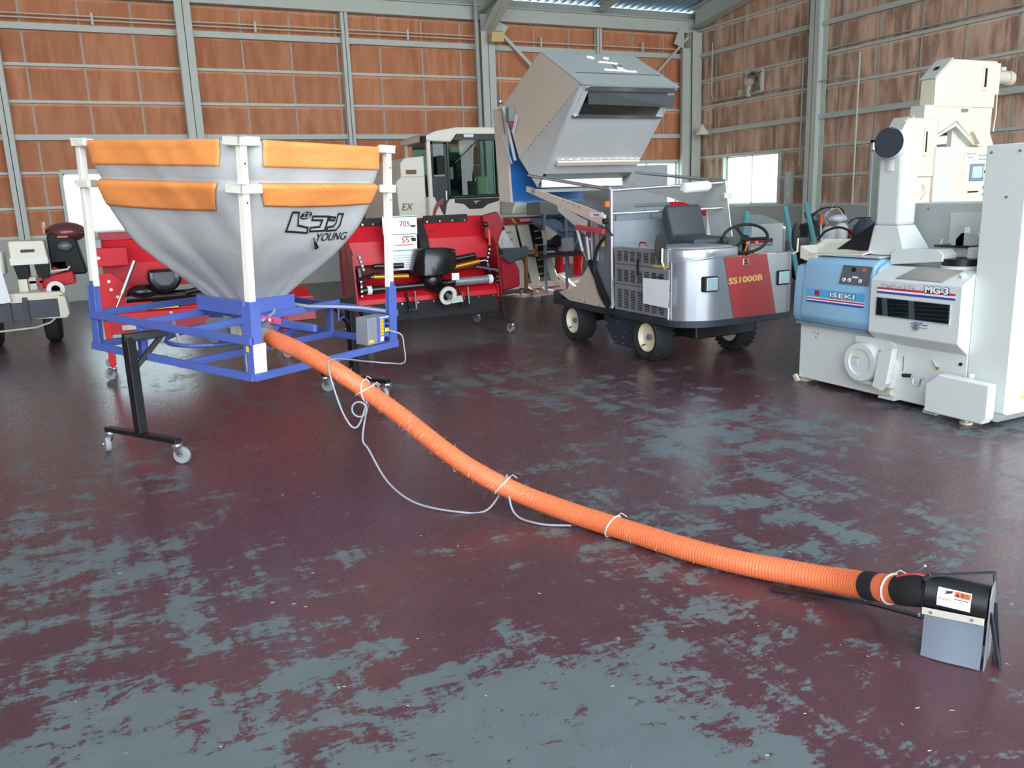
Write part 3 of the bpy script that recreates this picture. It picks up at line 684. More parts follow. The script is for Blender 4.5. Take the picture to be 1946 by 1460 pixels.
for P in ([(.431, .947), (.502, .941), (.521, .863), (.63, .844), (.634, .811), (.434, .829)],
          [(.657, .914), (.791, .91), (.789, .819), (.656, .819), (.655, .843), (.739, .846), (.748, .887), (.658, .89)],
          [(.803, .906), (.852, .902), (.849, .882), (.803, .887)],
          [(.876, .925), (.923, .922), (.922, .847), (.895, .818), (.806, .817), (.806, .841), (.857, .844), (.875, .866)]):
    m = MB(); hwid = .0062
    for (ax_, az), (bx_, bz) in zip(P, P[1:] + P[:1]):
        dx, dz = bx_ - ax_, bz - az; L_ = math.hypot(dx, dz); dx /= L_; dz /= L_; ns = max(1, int(L_ / .012))
        ax_ -= dx * hwid; az -= dz * hwid; L_ += 2 * hwid
        m.grid(lambda i_, j_: clp(ax_ + dx * L_ * i_ - dz * hwid * (2 * j_ - 1), az + dz * L_ * i_ + dx * hwid * (2 * j_ - 1), .0075), ns, 1)
    part('lettering', m, INK, cloth)
m = MB(); cc = (.585, .922)
pts = [clp(cc[0] + .056 * math.cos(a), cc[1] + .024 * math.sin(a) + .004 * math.cos(a), .0085) for a in [2 * PI * k / 28 for k in range(28)]]
m.add([clp(*cc, .0085)] + pts, [(0, 1 + k, 1 + (k + 1) % 28) for k in range(28)])
part('print_mark', m, INK, cloth)
cloth_print('lettering', 'エル', .1, .545, .905, (.08, .036), GREYC, .0105, .2, .002)
cloth_print('lettering', 'YOUNG', .1, .735, .75, (.275, .052), INK, .0065, .0, .001)
part('clip', MB().tube([clp(.712, .776, .012), clp(.71, .755, .03), clp(.765, .70, .02), clp(.785, .706, .014), clp(.75, .74, .012)], .006, 6), BLACK, cloth)

# stands under the frame
def stand(name, label, base_c, dirv, inward, ztop, arm):
    d = V((dirv[0], dirv[1], 0)).normalized(); i = V((inward[0], inward[1], 0)).normalized(); c = V((base_c[0], base_c[1], 0))
    t = thing(name, label, 'stand', c, 'wheeled stands under the hopper')
    L_ = .36
    part('foot_bar', MB().bar(c - d * L_ + V((0, 0, .155)), c + d * L_ + V((0, 0, .155)), .05, .03), BLACK, t, .003)
    part('upright', MB().bar(c + V((0, 0, .17)), c + V((0, 0, ztop)), .06, .06, up=d), BLACK, t, .003)
    part('arm', MB().bar(c - i * .03 + V((0, 0, ztop)), c + i * arm + V((0, 0, ztop)), .05, .045), BLACK, t, .003)
    part('brace', MB().bar(c + V((0, 0, ztop - .22)), c + i * (arm - .04) + V((0, 0, ztop - .02)), .03, .03), BLACK, t, .003)
    for sgn in (-1, 1):
        p = c + d * sgn * (L_ - .02); sw = V((.04 * sgn, .03, 0)); wc = p + sw * .6 + V((0, 0, .055))
        ax = d.cross(V((0, 0, 1))).lerp(d * sgn, .3).normalized()
        cs = part('caster', MB().cyl(p + V((0, 0, .125)), p + V((0, 0, .14)), .035, 12).bar(p + V((0, 0, .125)) - ax * .028, wc - ax * .024, .035, .004, up=ax).bar(p + V((0, 0, .125)) + ax * .028, wc + ax * .024, .035, .004, up=ax).cyl(wc - ax * .03, wc + ax * .03, .008, 8), CHROME, t)
        part('wheel', MB().lathe([(-.016, .03), (-.016, .05), (-.010, .055), (.010, .055), (.016, .05), (.016, .03)], wc, ax, 24), WHEELG, cs, smooth=.7)
    return t
stand('wheeled_stand', 'black wheeled stand at the open near side of the hopper', (.013, 5.64), (.40, -.60), hw(CX, CY, 0) - V((.013, 5.64, 0)), .79, .24)
stand('wheeled_stand', 'black wheeled stand behind the orange hose under the far side of the frame', (1.66, 6.56), (-.40, .62), hw(CX, CY, 0) - V((1.66, 6.56, 0)), .80, .24)

# ================================================================== HOSE
def smooth_path(P, n=8):
    P = [V(p) for p in P]; out = []
    for i in range(len(P) - 1):
        p0, p1, p2, p3 = P[max(i - 1, 0)], P[i], P[i + 1], P[min(i + 2, len(P) - 1)]
        for k in range(n):
            t = k / n
            out.append(.5 * ((2 * p1) + (p2 - p0) * t + (2 * p0 - 5 * p1 + 4 * p2 - p3) * t * t + (3 * p1 - p0 - 3 * p2 + p3) * t ** 3))
    out.append(P[-1]); return out
hose_pts = [(.787, 5.06, .78), (.871, 4.785, .75), (.956, 4.572, .70), (1.055, 4.454, .63), (1.172, 4.364, .53), (1.29, 4.165, .42), (1.434, 3.873, .27), (1.561, 3.68, .17), (1.713, 3.50, .09), (1.849, 3.234, .056), (1.958, 2.947, .052), (2.053, 2.685, .052), (2.156, 2.468, .052), (2.262, 2.276, .06), (2.335, 2.085, .085), (2.335, 1.880, .145), (2.328, 1.79, .178), (2.322, 1.765, .186)]
HP = smooth_path(hose_pts, 26)
def resample(P, step):
    out = [P[0]]; acc = 0
    for a, b in zip(P, P[1:]):
        L_ = (b - a).length; d0 = 0
        while acc + (L_ - d0) >= step:
            d0 += step - acc; acc = 0; out.append(a.lerp(b, min(1, d0 / L_)))
        acc += L_ - d0
    return out
RS_ = resample(HP, .0045)
hs = thing('discharge_hose', 'long orange ribbed discharge hose running across the floor from the hopper', 'hose', (1.958, 2.947, 0))
m = MB().tube(RS_, .05, 20, radii=[.0478 + (.0022 if k % 3 == 0 else 0) + .0012 * noise.noise(p * 6) for k, p in enumerate(RS_)])
part('tube', m, HOSE, hs, smooth=1.2)
def around(i, r, n=20, a0=0, a1=2 * PI, tilt=0):
    p = RS_[i]; t = (RS_[min(i + 4, len(RS_) - 1)] - RS_[max(i - 4, 0)]).normalized(); u = V((0, 0, 1)).cross(t).normalized(); w_ = t.cross(u)
    return [p + (u * math.cos(a) + w_ * math.sin(a)) * r + t * tilt * math.sin(a) for a in [a0 + (a1 - a0) * k / n for k in range(n + 1)]]
NH = len(RS_)
for i, tl in ((int(NH * .22), .03), (int(NH * .222), -.04), (int(NH * .475), .02), (int(NH * .643), .02), (NH - 24, .012)):
    q = around(i, .053, 22, tilt=tl)
    part('cable_tie', MB().tube(q[:-1], .004, 6, closed=True).tube([q[5], q[5] + V((.01, -.02, .02)), q[5] + V((.02, -.05, .01))], .0025, 5), TIE, hs)
m = MB()
for k in range(420):
    i = min(NH - 5, int(NH * abs(random.gauss(0.0, .42)) % NH)); a = random.uniform(0, 2 * PI)
    q = around(i, .049, 1, a, a + .2 + random.random() * .7); tt = (RS_[min(i + 3, NH - 1)] - RS_[max(0, i - 3)]).normalized()
    L_ = random.uniform(.01, .03); o_ = (q[0] - RS_[i]).normalized()
    e = q[1] + o_ * random.uniform(.002, .016) + tt * random.uniform(-.012, .012); s_ = tt * .0011
    m.add([q[0] - s_, q[0] + s_, e + s_, e - s_], [(0, 1, 2, 3)])
o = part('frayed_fibres', m, FUZZ, hs); o['kind'] = 'stuff'
part('end_sleeve', MB().tube(RS_[NH - 50:NH - 34] , .053, 20), BLACKR, hs, smooth=1)
part('sleeve_band', MB().tube(RS_[NH - 34:NH - 14] , .051, 20), HOSE, hs, smooth=1)
# cord looped along the hose
def off_hose(fr, side, z=None, r=.07):
    i = min(NH - 1, int(NH * fr)); p = RS_[i]; t = (RS_[min(i + 4, NH - 1)] - RS_[max(i - 4, 0)]).normalized(); u = V((0, 0, 1)).cross(t).normalized()
    q = p + u * side * r; 
    if z is not None: q.z = z
    return q
cord = thing('power_cord', 'grey power cord looping from the control box along the orange hose', 'cord', (1.6, 4.2, 0))
c1 = smooth_path([hw(1.18, -.02, .13), hw(1.235, -.08, .10), hw(1.24, -.10, .02), hw(1.12, -.20, -.06), hw(.9, -.25, -.02), hw(.72, -.22, .02)] + [V(RS_[int(NH * .165)]) + V((0, 0, .058)), off_hose(.168, -1, None, .06), off_hose(.19, -1, .42, .10), off_hose(.215, -1, .36, .09), V(RS_[int(NH * .235)]) + V((.0, 0, .060)), off_hose(.232, 1, None, .07), V(RS_[int(NH * .225)]) + V((0, 0, -.06)), off_hose(.23, -1, .30, .10), off_hose(.25, -1, .24, .12), off_hose(.30, -1, .10, .16), off_hose(.36, -1, .03, .17), off_hose(.42, -1, .008, .12), off_hose(.455, -1, .008, .04), off_hose(.475, 1, None, .055), V(RS_[int(NH * .482)]) + V((0, 0, .056)), off_hose(.50, -1, .03, .075), off_hose(.545, -1, .008, .10), off_hose(.585, -1, .008, .03)], 8)
part('cord_run', MB().tube(c1, .0055, 7), CORD, cord, smooth=1)
loop = [off_hose(.226, -1, None, .10) + V((.0, 0, -.07)) + V((.035 * math.cos(a), -.02 * math.cos(a), .042 * math.sin(a))) for a in [2 * PI * k / 20 for k in range(20)]]
part('coil', MB().tube(loop, .005, 6, closed=True), CORD, cord, smooth=1)
c2 = smooth_path([off_hose(.90, 1, .10, .040), off_hose(.95, 1, .155, .042), V((2.385, 1.84, .20)), V((2.375, 1.77, .268))], 6)
part('cord_end', MB().tube(c2, .005, 6), CORD, cord, smooth=1)

# ================================================================== DISCHARGE BOX (front right)
U_ = V((.456, -.89, 0)).normalized(); N_ = V((-.89, -.456, 0)).normalized()   # U along the face, N_ out of the face
B0 = V((2.284, 1.691, 0))
def bp(a, n, z): return B0 + U_ * a + N_ * n + V((0, 0, z))
bx = thing('grain_outlet_box', 'black tube outlet with a milky rubber flap at the end of the orange hose', 'outlet box', bp(.08, -.05, 0))
TZ = .212; TN = -.055
part('body_tube', MB().cyl(bp(-.005, TN, TZ), bp(.178, TN, TZ), .062, 28), BLACK, bx, smooth=.7)
part('neck_tube', MB().tube([RS_[-15], RS_[-8], RS_[-1].lerp(bp(-.04, TN, TZ - .012), .5), bp(.0, TN, TZ - .004)], .054, 20), BLACKR, bx, smooth=1)
part('side_plate', MB().poly([bp(.182, -.13, .0), bp(.182, -.115, .25), bp(.182, -.08, .285), bp(.182, -.03, .285), bp(.182, -.002, .25), bp(.182, .004, .0)][::-1], .004), GALV_D, bx, .001)
part('side_plate', MB().poly([bp(-.008, -.115, .14), bp(-.008, -.115, .25), bp(-.008, -.002, .25), bp(-.008, .0, .12)], .004), BLACK, bx)
part('stand_loop', MB().bar(bp(.186, -.02, .2), bp(.22, -.045, .012), .02, .004).bar(bp(.22, -.045, .01), bp(.20, -.16, .01), .02, .004).bar(bp(.20, -.16, .01), bp(.186, -.10, .2), .02, .004), CHAR, bx)
part('rubber_flap', MB().grid(lambda i, j: bp(.175 * i, .004 + .012 * (1 - j) ** 2 + .004 * math.sin(i * 5), .004 + .158 * j), 8, 8), RUBF, bx, smooth=1)
part('rubber_flap', MB().poly([bp(.02, -.115, .15), bp(.17, -.115, .15), bp(.17, -.135, .02), bp(.02, -.135, .02)], .003), RUBF, bx)
part('clamp_strip', MB().poly([bp(-.008, .008, .150), bp(.174, .008, .160), bp(.174, .008, .184), bp(-.008, .008, .174)], .005), CREAM_D, bx, .001)
for a, z in ((.02, .163), (.14, .171)): part('screw', MB().cyl(bp(a, .008, z), bp(a, .011, z), .005, 10), GALV_D, bx)
part('bolt', MB().cyl(bp(-.02, -.01, .135), bp(-.006, -.01, .135), .008, 6).cyl(bp(-.02, -.04, .195), bp(-.006, -.04, .195), .007, 6), CHROME, bx)
part('handle', MB().bar(bp(-.005, -.02, .277), bp(.18, -.10, .305), .014, .004).bar(bp(.18, -.10, .305), bp(.184, -.10, .25), .014, .004).cyl(bp(-.012, -.02, .262), bp(.006, -.02, .282), .009, 8), CHAR, bx)
part('red_wire', MB().tube(smooth_path([bp(-.10, -.03, .245), bp(-.05, -.02, .272), bp(-.01, -.02, .275)], 5), .003, 6), RRED, bx)
part('guard_bar', MB().bar((2.17, 2.28, .012), (2.385, 1.985, .025), .03, .006).bar((2.385, 1.985, .025), bp(0, -.01, .13), .03, .006), BLACK, bx)
# caution sticker bent round the tube
def tp(a, ang, r=.0632): return bp(a, TN + r * math.cos(ang), TZ + r * math.sin(ang))
st = part('caution_sticker', MB().grid(lambda i, j: tp(.034 + .098 * i, -.28 + 1.0 * j), 6, 8).grid(lambda i, j: tp(.034 + .098 * (1 - i), -.28 + 1.0 * j, .0626), 6, 8), PAPER, bx, smooth=1, label='white caution sticker with an orange block')
def stick(name, a0, a1, g0, g1, m, r=.0638): return part(name, MB().grid(lambda i, j: tp(a0 + (a1 - a0) * i, g0 + (g1 - g0) * j, r), 4, 4), m, st)
stick('orange_block', .083, .130, .36, .66, ORP)
part('warning_triangle', MB().add([tp(.086, .42, .0644), tp(.098, .42, .0644), tp(.092, .60, .0644)], [(0, 1, 2)]), INK, st)
def stick_text(txt, a0, a1, g0, g1, m):
    vs, fs = text_mb(txt, .1, 0, 0); xs = [v[0] for v in vs]; ys = [v[1] for v in vs]
    P = [tp(a0 + (a1 - a0) * (v[0] - min(xs)) / (max(xs) - min(xs)), g0 + (g1 - g0) * (v[1] - min(ys)) / (max(ys) - min(ys)), .0646) for v in vs]
    return part('lettering', MB().add(P, fs), m, st)
stick_text('警告', .101, .126, .41, .61, INK)
stick('text_line', .083, .125, .24, .28, INK); stick('text_line', .083, .115, .15, .18, mat('grey_ink', (150, 152, 160), .7)); stick('text_line', .083, .11, .07, .09, mat('grey_ink', (150, 152, 160), .7))
for k in range(4):
    part('auger_mark', MB().tube([tp(.042 + .009 * k + .003 * math.cos(a), .14 + .07 * math.sin(a), .0645) for a in [i * PI / 5 - 1 for i in range(8)]], .0006, 4), INK, st)
part('hand_mark', MB().add([tp(.052, .40, .0645), tp(.060, .44, .0645), tp(.074, .50, .0645), tp(.080, .62, .0645), tp(.074, .64, .0645), tp(.064, .60, .0645), tp(.054, .58, .0645), tp(.060, .52, .0645)], [(0, 1, 2, 3, 4, 5, 6, 7)]), INK, st)

# ================================================================== SMALL CARRIER WITH TIPPING TANK
def wheel_x(name, parent, c, r, w_, side, rimr=.6, lab=None):
    """fat tyre on an axle along x; side -1 shows its rim towards -x"""
    c = V(c); h = w_ / 2
    ty = part(name, MB().lathe([(-h * .72, r * rimr), (-h * .95, r * .72), (-h, r * .86), (-h * .8, r * .96), (-h * .4, r * .985), (h * .4, r * .985), (h * .8, r * .96), (h, r * .86), (h * .95, r * .72), (h * .72, r * rimr)], c, (1, 0, 0), 36, cap=False), TYRE, parent, smooth=.8)
    m = MB()
    for k in range(26):
        for row in range(5):
            a = 2 * PI * (k + .5 * (row % 2)) / 26; x = c.x + (row - 2) * w_ * .19
            rr = r * (1.0 if row in (1, 2, 3) else .975)
            d = V((0, math.cos(a), math.sin(a))); t = V((0, -math.sin(a), math.cos(a)))
            q = c + V((x - c.x, 0, 0)) + d * rr * .975
            m.bar(q, q + d * rr * .035, .036 if row in (0, 4) else .03, .024, up=t)
    o = part('tread_block', m, TYRE, ty); o['kind'] = 'stuff'
    part('rim', MB().lathe([(side * h * .30, .02), (side * h * .34, r * .25), (side * h * .40, r * .50), (side * h * .70, r * .56), (side * h * .80, r * rimr), (side * h * .72, r * (rimr + .02)), (-side * h * .7, r * rimr)], c, (1, 0, 0), 30), RIM, ty, smooth=.7)
    part('hub', MB().cyl(c + V((side * h * .25, 0, 0)), c + V((side * h * .62, 0, 0)), .028, 10), GALV_D, ty)
    part('valve_stem', MB().cyl(c + V((side * h * .5, .06, -.075)), c + V((side * h * .9, .06, -.085)), .006, 6), BLACK, ty)
    return ty
ca = thing('grain_carrier', 'silver self-propelled grain carrier with raised galvanised tank and red front stripe', 'carrier', (5.0, 7.0, 0))
SX0, SX1, SY0 = 4.40, 5.65, 5.75
for c, side in (((4.51, 6.40, .222), -1), ((4.51, 7.80, .222), -1), ((5.48, 6.40, .222), 1), ((5.48, 7.80, .222), 1)):
    wheel_x('wheel', ca, c, .222, .21, side)
# chassis skirt with rounded front corners
def outline(o=0.0, back=8.15, r=.36, n=9):
    P = [(SX0 - o, back)]
    P += [(SX0 - o + (r + o) * (1 - math.cos(a)), SY0 + .30 - (.30 + o) * math.sin(a)) for a in [PI / 2 * k / n for k in range(n + 1)]]
    P += [(SX1 + o - (.14 + o) * (1 - math.sin(a)), SY0 + .14 - (.14 + o) * math.cos(a)) for a in [PI / 2 * k / n for k in range(n + 1)]]
    P += [(SX1 + o, back)]; return P
part('chassis_skirt', MB().prism(outline(.015), .375, .435, 'z'), CHAR, ca, .004)
part('underframe', MB().box(4.66, 5.34, 5.95, 8.1, .24, .375), BLACK, ca, .01)
part('axle', MB().cyl((4.5, 6.40, .222), (5.48, 6.40, .222), .03, 10), BLACK, ca); part('axle', MB().cyl((4.5, 7.80, .222), (5.48, 7.80, .222), .03, 10), BLACK, ca)
part('transmission_case', MB().prism([(7.30, .375), (7.22, .20), (7.08, .06), (6.72, .06), (6.62, .14), (6.62, .375)], 4.50, 4.86), NAVY, ca, .01)
for y, z in ((7.2, .26), (7.12, .17), (7.03, .09), (6.9, .09), (6.74, .09), (7.05, .14), (6.9, .15), (6.72, .15), (6.85, .22), (7.0, .30), (6.98, .27)): part('bolt', MB().cyl((4.488, y, z), (4.5, y, z), .008, 6), CHROME, ca)
# engine cover with three louvred panels on the flank
LX = SX0 + .004
def louvre_panel(z0, z1, y0, y1, rows, cols, yoff=0.0):
    p = part('louvre_panel', MB().box(LX - .012, LX + .01, y0, y1, z0, z1), LOUV, ca, .006)
    m = MB(); cw = (y1 - y0 - .10) / cols
    for i in range(cols):
        for j in range(rows):
            y = y1 - .06 - cw * i; z = z1 - .045 - (z1 - z0 - .08) * j / (rows - 1)
            m.box(LX - .0145, LX - .0115, y - cw * .66, y, z - .0034, z + .0034)
    o = part('louvre_slot', m, DARK, p); o['kind'] = 'stuff'; return p
louvre_panel(.895, 1.06, 6.02, 6.89, 7, 7); louvre_panel(.70, .885, 6.0, 6.89, 9, 7); louvre_panel(.445, .695, 5.99, 6.89, 12, 7)
part('engine_box', MB().box(SX0 + .01, SX0 + .55, 6.05, 6.92, .435, 1.03).box(SX0 + .55, SX1 - .01, 6.45, 6.92, .435, .86), LOUV, ca, .01)
part('bonnet_top', MB().box(SX0 + .005, 4.95, 6.05, 6.9, 1.03, 1.065), SILV, ca, .014, seg=2)
part('front_pod', MB().prism([(SX0, 6.45)] + [(SX0 + .33 * (1 - math.cos(a)), 6.14 - .33 * math.sin(a)) for a in [PI / 2 * k / 10 for k in range(11)]] + [(5.02 + .0 * k, 5.84) for k in range(1)] + [(5.05, 5.87), (5.05, 6.45)], .93, 1.055, 'z'), SILV, ca, .012, smooth=.6, seg=2)
part('pod_lid', MB().prism([(SX0 + .04, 6.45)] + [(SX0 + .04 + .3 * (1 - math.cos(a)), 6.14 - .28 * math.sin(a)) for a in [PI / 2 * k / 10 for k in range(11)]] + [(5.0, 5.89), (5.0, 6.45)], 1.05, 1.075, 'z'), LOUV, ca, .01, smooth=.6)
part('seat', MB().prism([(6.30, 1.04), (6.72, 1.04), (6.84, 1.34), (6.80, 1.43), (6.74, 1.42), (6.64, 1.13), (6.30, 1.12)], 4.90, 5.32), mat('charcoal_vinyl', (56, 62, 68), .5), ca, .045, smooth=.8, seg=3)
part('bonnet_handle', MB().tube([(4.5, 6.62, 1.065), (4.5, 6.6, 1.10), (4.5, 6.52, 1.10), (4.5, 6.50, 1.065)], .008, 6), REDD, ca)
part('yellow_label', MB().box(LX - .0155, LX - .013, 6.03, 6.24, .898, .915), YEL, ca)
part('latch', MB().box(LX - .02, LX - .012, 6.46, 6.50, .80, .96), BLACKR, ca, .004)
# curved front shell, stripe, lights
def front_arc(z0, z1, o, a, b, mname, m, th=.01):
    """outer shell between path parameters a..b (0 flank corner, 1 far corner)"""
    P = []
    n = 12
    for k in range(n + 1): t = PI / 2 * k / n; P.append((SX0 - o + (.36 + o) * (1 - math.cos(t)), SY0 + .30 - (.30 + o) * math.sin(t)))
    P = P + [(SX1 - .14 + (.14 + o) * math.sin(t), SY0 + .14 - (.14 + o) * math.cos(t)) for t in [PI / 2 * k / 6 for k in range(7)]]
    return P
P = front_arc(0, 0, 0.0, 0, 1, '', None)
def zt(x, y): return .95 + .035 * min(1, max(0, (x - SX0) / .45))
m = MB(); n = len(P)
vs_ = [(x, y, .435) for x, y in P] + [(x, y, zt(x, y)) for x, y in P] + [(x + .02, y + .03, .435) for x, y in P] + [(x + .02, y + .03, zt(x, y)) for x, y in P]
m.add(vs_, [(i, i + 1, n + i + 1, n + i) for i in range(n - 1)] + [(n + i, n + i + 1, 3 * n + i + 1, 3 * n + i) for i in range(n - 1)] + [(2 * n + i, 3 * n + i, 3 * n + i + 1, 2 * n + i + 1) for i in range(n - 1)])
part('front_shell', m, SILV, ca, smooth=.7)
part('front_shell_flank', MB().box(SX0, SX0 + .02, 5.98, 6.03, .435, .95), SILV, ca)
part('floor_plate', MB().box(5.05, SX1 - .02, 5.80, 6.45, .44, .46).box(5.05, SX1 - .03, 5.79, 5.84, .46, .96), CHAR, ca)
st_ = part('red_stripe_panel', MB().poly([(4.79, SY0 - .003, .98), (4.91, SY0 - .003, .438), (5.40, SY0 - .003, .438), (5.27, SY0 - .003, .985)], .004, -1), BADGE, ca, label='faded red panel with gold lettering')
put_text('lettering', 'SS1000B', .1, (4.845, SY0 - .008, .742), (1, 0, .03), (0, 0, 1), GOLD, st_, fit=(.38, .052), off=.003)
part('badge_plate', MB().box(5.0, 5.065, SY0 - .010, SY0 - .006, .90, .955), CHROME, st_, .01)
put_text('lettering', 'S', .05, (5.016, SY0 - .012, .908), (1, 0, 0), (0, 0, 1), INK, st_, fit=(.032, .040), off=.001)
for x, tilt in ((4.655, 0), (5.475, 0)):
    h_ = part('head_lamp', MB().box(x - .075, x + .075, SY0 - .018, SY0 + .005, .69, .825), BLACKR, ca, .012, seg=2)
    part('reflector', MB().box(x - .060, x + .060, SY0 - .022, SY0 - .017, .703, .812), mat('lamp_reflector', (226, 230, 232), .2, .2), h_, .006)
    part('lens', MB().box(x - .056, x + .056, SY0 - .029, SY0 - .025, .707, .808), GLASS, h_)
# front left lamp sits on the curve: little cowl behind it
part('lamp_bezel', MB().box(4.58, 4.73, SY0 - .01, SY0 + .05, .69, .825), BLACKR, ca, .01)
# guard rails
rail = mat('silver_tube', (190, 194, 200), .28, .8, .03)
def rl(pts, r=.015, name='rail_tube'): return part(name, MB().tube(pts, r, 10), rail, ca, smooth=.9)
rl([(4.39, 6.93, .45), (4.39, 6.93, 1.60)], .018, 'rail_post'); rl([(SX1 - .02, 6.75, .9), (SX1 - .02, 6.75, 1.64)], .016, 'rail_post')
rl([(4.39, 6.93, 1.59), (SX1 - .02, 6.75, 1.63)]); rl([(4.39, 6.93, 1.37), (SX1 - .02, 6.75, 1.38)])
rl([(4.41, 8.72, 1.80), (4.39, 6.95, 1.60)], .017); rl([(5.56, 8.25, 1.79), (SX1 - .02, 6.75, 1.64)], .017)
rl([(4.385, 6.90, .47), (4.385, 6.90, .72), (4.385, 6.88, .74)], .01, 'door_hinge_rod'); rl([(4.385, 6.0, .44), (4.385, 6.0, .55)], .01, 'door_hinge_rod')
part('rolled_sunshade', MB().tube([(5.12, 6.80, 1.59), (5.14, 6.80, 1.585), (5.42, 6.78, 1.60), (5.45, 6.78, 1.60)], .05, 14, radii=[.03, .055, .055, .035]), mat('pale_canvas', (222, 222, 208), .7, bump=.3), ca, smooth=.8)
# mirrors
for nm, base, top, sz in (('mirror', (4.42, 6.08, .86), (4.37, 6.10, 1.09), (.062, .016, .125)), ('mirror', (5.60, 5.86, .92), (5.66, 5.80, 1.12), (.045, .03, .13))):
    q = V(top); mm = part(nm, MB().ball((q.x, q.y, q.z - .01), 1, sz, 18, 12), BLACKR, ca, smooth=1)
    part('mirror_arm', MB().tube([base, (q.x, q.y - .025, q.z - .14), (q.x, q.y - .03, q.z - .02)], .010, 8), CREAM, mm)
# steering
sc_ = V((5.36, 6.14, 1.105)); ax = V((-.42, -.42, .80)).normalized(); u = ax.orthogonal().normalized(); w_ = ax.cross(u)
sw = part('steering_wheel', MB().tube([sc_ + (u * math.cos(a) + w_ * math.sin(a)) * .205 for a in [2 * PI * k / 32 for k in range(32)]], .014, 8, closed=True).cyl(sc_ - ax * .03, sc_ + ax * .01, .04, 14), BLACKR, ca, smooth=1)
for k in range(3): a = 2 * PI * k / 3 + .5; part('spoke', MB().bar(sc_ - ax * .01, sc_ + (u * math.cos(a) + w_ * math.sin(a)) * .195, .03, .012, up=ax), BLACKR, sw)
part('steering_column', MB().cyl(sc_ - ax * .03, sc_ - ax * .60, .03, 12), BLACKR, ca)
for x, y in ((5.25, 6.05), (5.33, 6.02)): part('lever', MB().tube([(x, y, .9), (x + .02, y - .05, 1.06)], .009, 6).ball((x + .02, y - .05, 1.07), .018), ORP, ca)
# hopper body below the tank, fenders and platform
part('rear_platform', MB().box(SX0 - .01, SX1 - .05, 6.95, 8.15, .40, .44).box(SX0 - .015, SX1 - .05, 8.13, 8.15, .38, .52), CHAR, ca, .003)
part('fender_plate', MB().poly([(SX0 - .004, 7.33, .88), (SX0 - .004, 6.96, .44), (SX0 - .004, 7.78, .45), (SX0 - .004, 8.02, .52), (SX0 - .004, 7.62, .62)], .012), GALV_S, ca)
part('lower_bin', MB().prism([(6.98, .46), (6.98, 1.30), (7.12, 1.30), (7.30, .9), (7.30, .46)], SX0 + .02, SX1 - .06), mat('weathered_zinc', (128, 136, 142), .5, .2, .15, 5), ca, .004)
part('inner_bin_wall', MB().box(SX0 + .22, SX0 + .88, 7.86, 7.88, .5, 1.45).box(SX0 + .22, SX0 + .24, 7.3, 7.87, .5, 1.6), GALV_D, ca)
part('bin_panel', MB().box(SX0 + .1, SX0 + .80, 7.02, 7.04, .9, 1.36), mat('weathered_zinc', (128, 136, 142), .5, .2, .15, 5), ca, .003)
part('bin_rib', MB().box(SX0 + .1, SX0 + .80, 7.0, 7.02, 1.27, 1.29), GALV, ca); part('bin_rib', MB().box(SX0 + .50, SX0 + .52, 7.0, 7.02, .9, 1.35), GALV_D, ca)
part('drive_tube', MB().bar((4.372, 7.32, .90), (4.372, 6.90, .38), .05, .05), BLACK, ca, .004)
part('gas_strut', MB().tube([(4.36, 7.55, 1.22), (4.36, 7.44, .99)], .016, 8), GALV, ca); part('gas_strut', MB().tube([(4.36, 7.44, .99), (4.36, 7.30, .86)], .009, 8), CHROME, ca)
part('pipe_cover', MB().tube(smooth_path([(4.37, 7.02, 1.15), (4.36, 7.16, 1.02), (4.36, 7.22, .82), (4.36, 7.12, .6), (4.36, 7.0, .48)], 5), .018, 8), BLACKR, ca, smooth=1)
part('bolt', MB().cyl((4.375, 7.55, .475), (4.39, 7.55, .475), .012, 6).cyl((4.375, 7.45, .468), (4.39, 7.45, .468), .012, 6).cyl((4.375, 7.15, .455), (4.39, 7.15, .455), .012, 6).cyl((4.355, 6.93, .40), (4.39, 6.93, .40), .022, 12).cyl((4.36, 6.93, .46), (4.39, 6.93, .46), .012, 6), CHROME, ca)
part('turn_lamp', MB().box(4.40, 4.47, 7.05, 7.09, 1.43, 1.49), ORP, ca, .006)
part('turn_lamp', MB().box(5.56, 5.66, 6.68, 6.72, 1.47, 1.53), CREAM_D, ca, .006)
# tipping tank (profile in y,z)
TA, TB, TC, TD, TE, TF = (7.52, 2.64), (8.35, 3.07), (9.32, 2.63), (8.97, 2.0), (8.53, 1.66), (8.37, 1.80)
tx0, tx1 = 4.41, 5.60
tk = part('tipping_tank', MB().prism([TC, TD, (TD[0] - .01, TD[1] + .01), (TC[0] - .012, TC[1])], tx0, tx1).prism([TD, TE, (TE[0] - .008, TE[1] + .01), (TD[0] - .01, TD[1] + .008)], tx0, tx1), GALV, ca)
part('side_panel', MB().poly([(tx0, *TA), (tx0, *TB), (tx0, *TC), (tx0, *TD)], .012), GALV_S, tk)
part('side_panel', MB().poly([(tx1, *TA), (tx1, *TB), (tx1, *TC), (tx1, *TD)], .012, -1), GALV_S, tk)
part('lower_side_panel', MB().poly([(tx0, *TA), (tx0, *TD), (tx0, *TE), (tx0, *TF)], .010), GALV, tk)
part('lower_side_panel', MB().poly([(tx1, *TA), (tx1, *TD), (tx1, *TE), (tx1, *TF)], .010, -1), GALV, tk)
m = MB(); n_s = 22
for k in range(n_s + 1):
    t = k / n_s; y = TA[0] + (TD[0] - TA[0]) * t; z = TA[1] + (TD[1] - TA[1]) * t
    m.cyl((tx0 - .008, y, z - .012), (tx0 - .002, y, z - .012), .007, 5)
o = part('rivet', m, GALV_D, tk)
tank_top = part('top_panel', MB().prism([TA, TB, (TB[0], TB[1] + .012), (TA[0] - .05, TA[1] - .012)], tx0, tx1), mat('zinc_top', (164, 170, 168), .5, .1, .1, 3), tk)
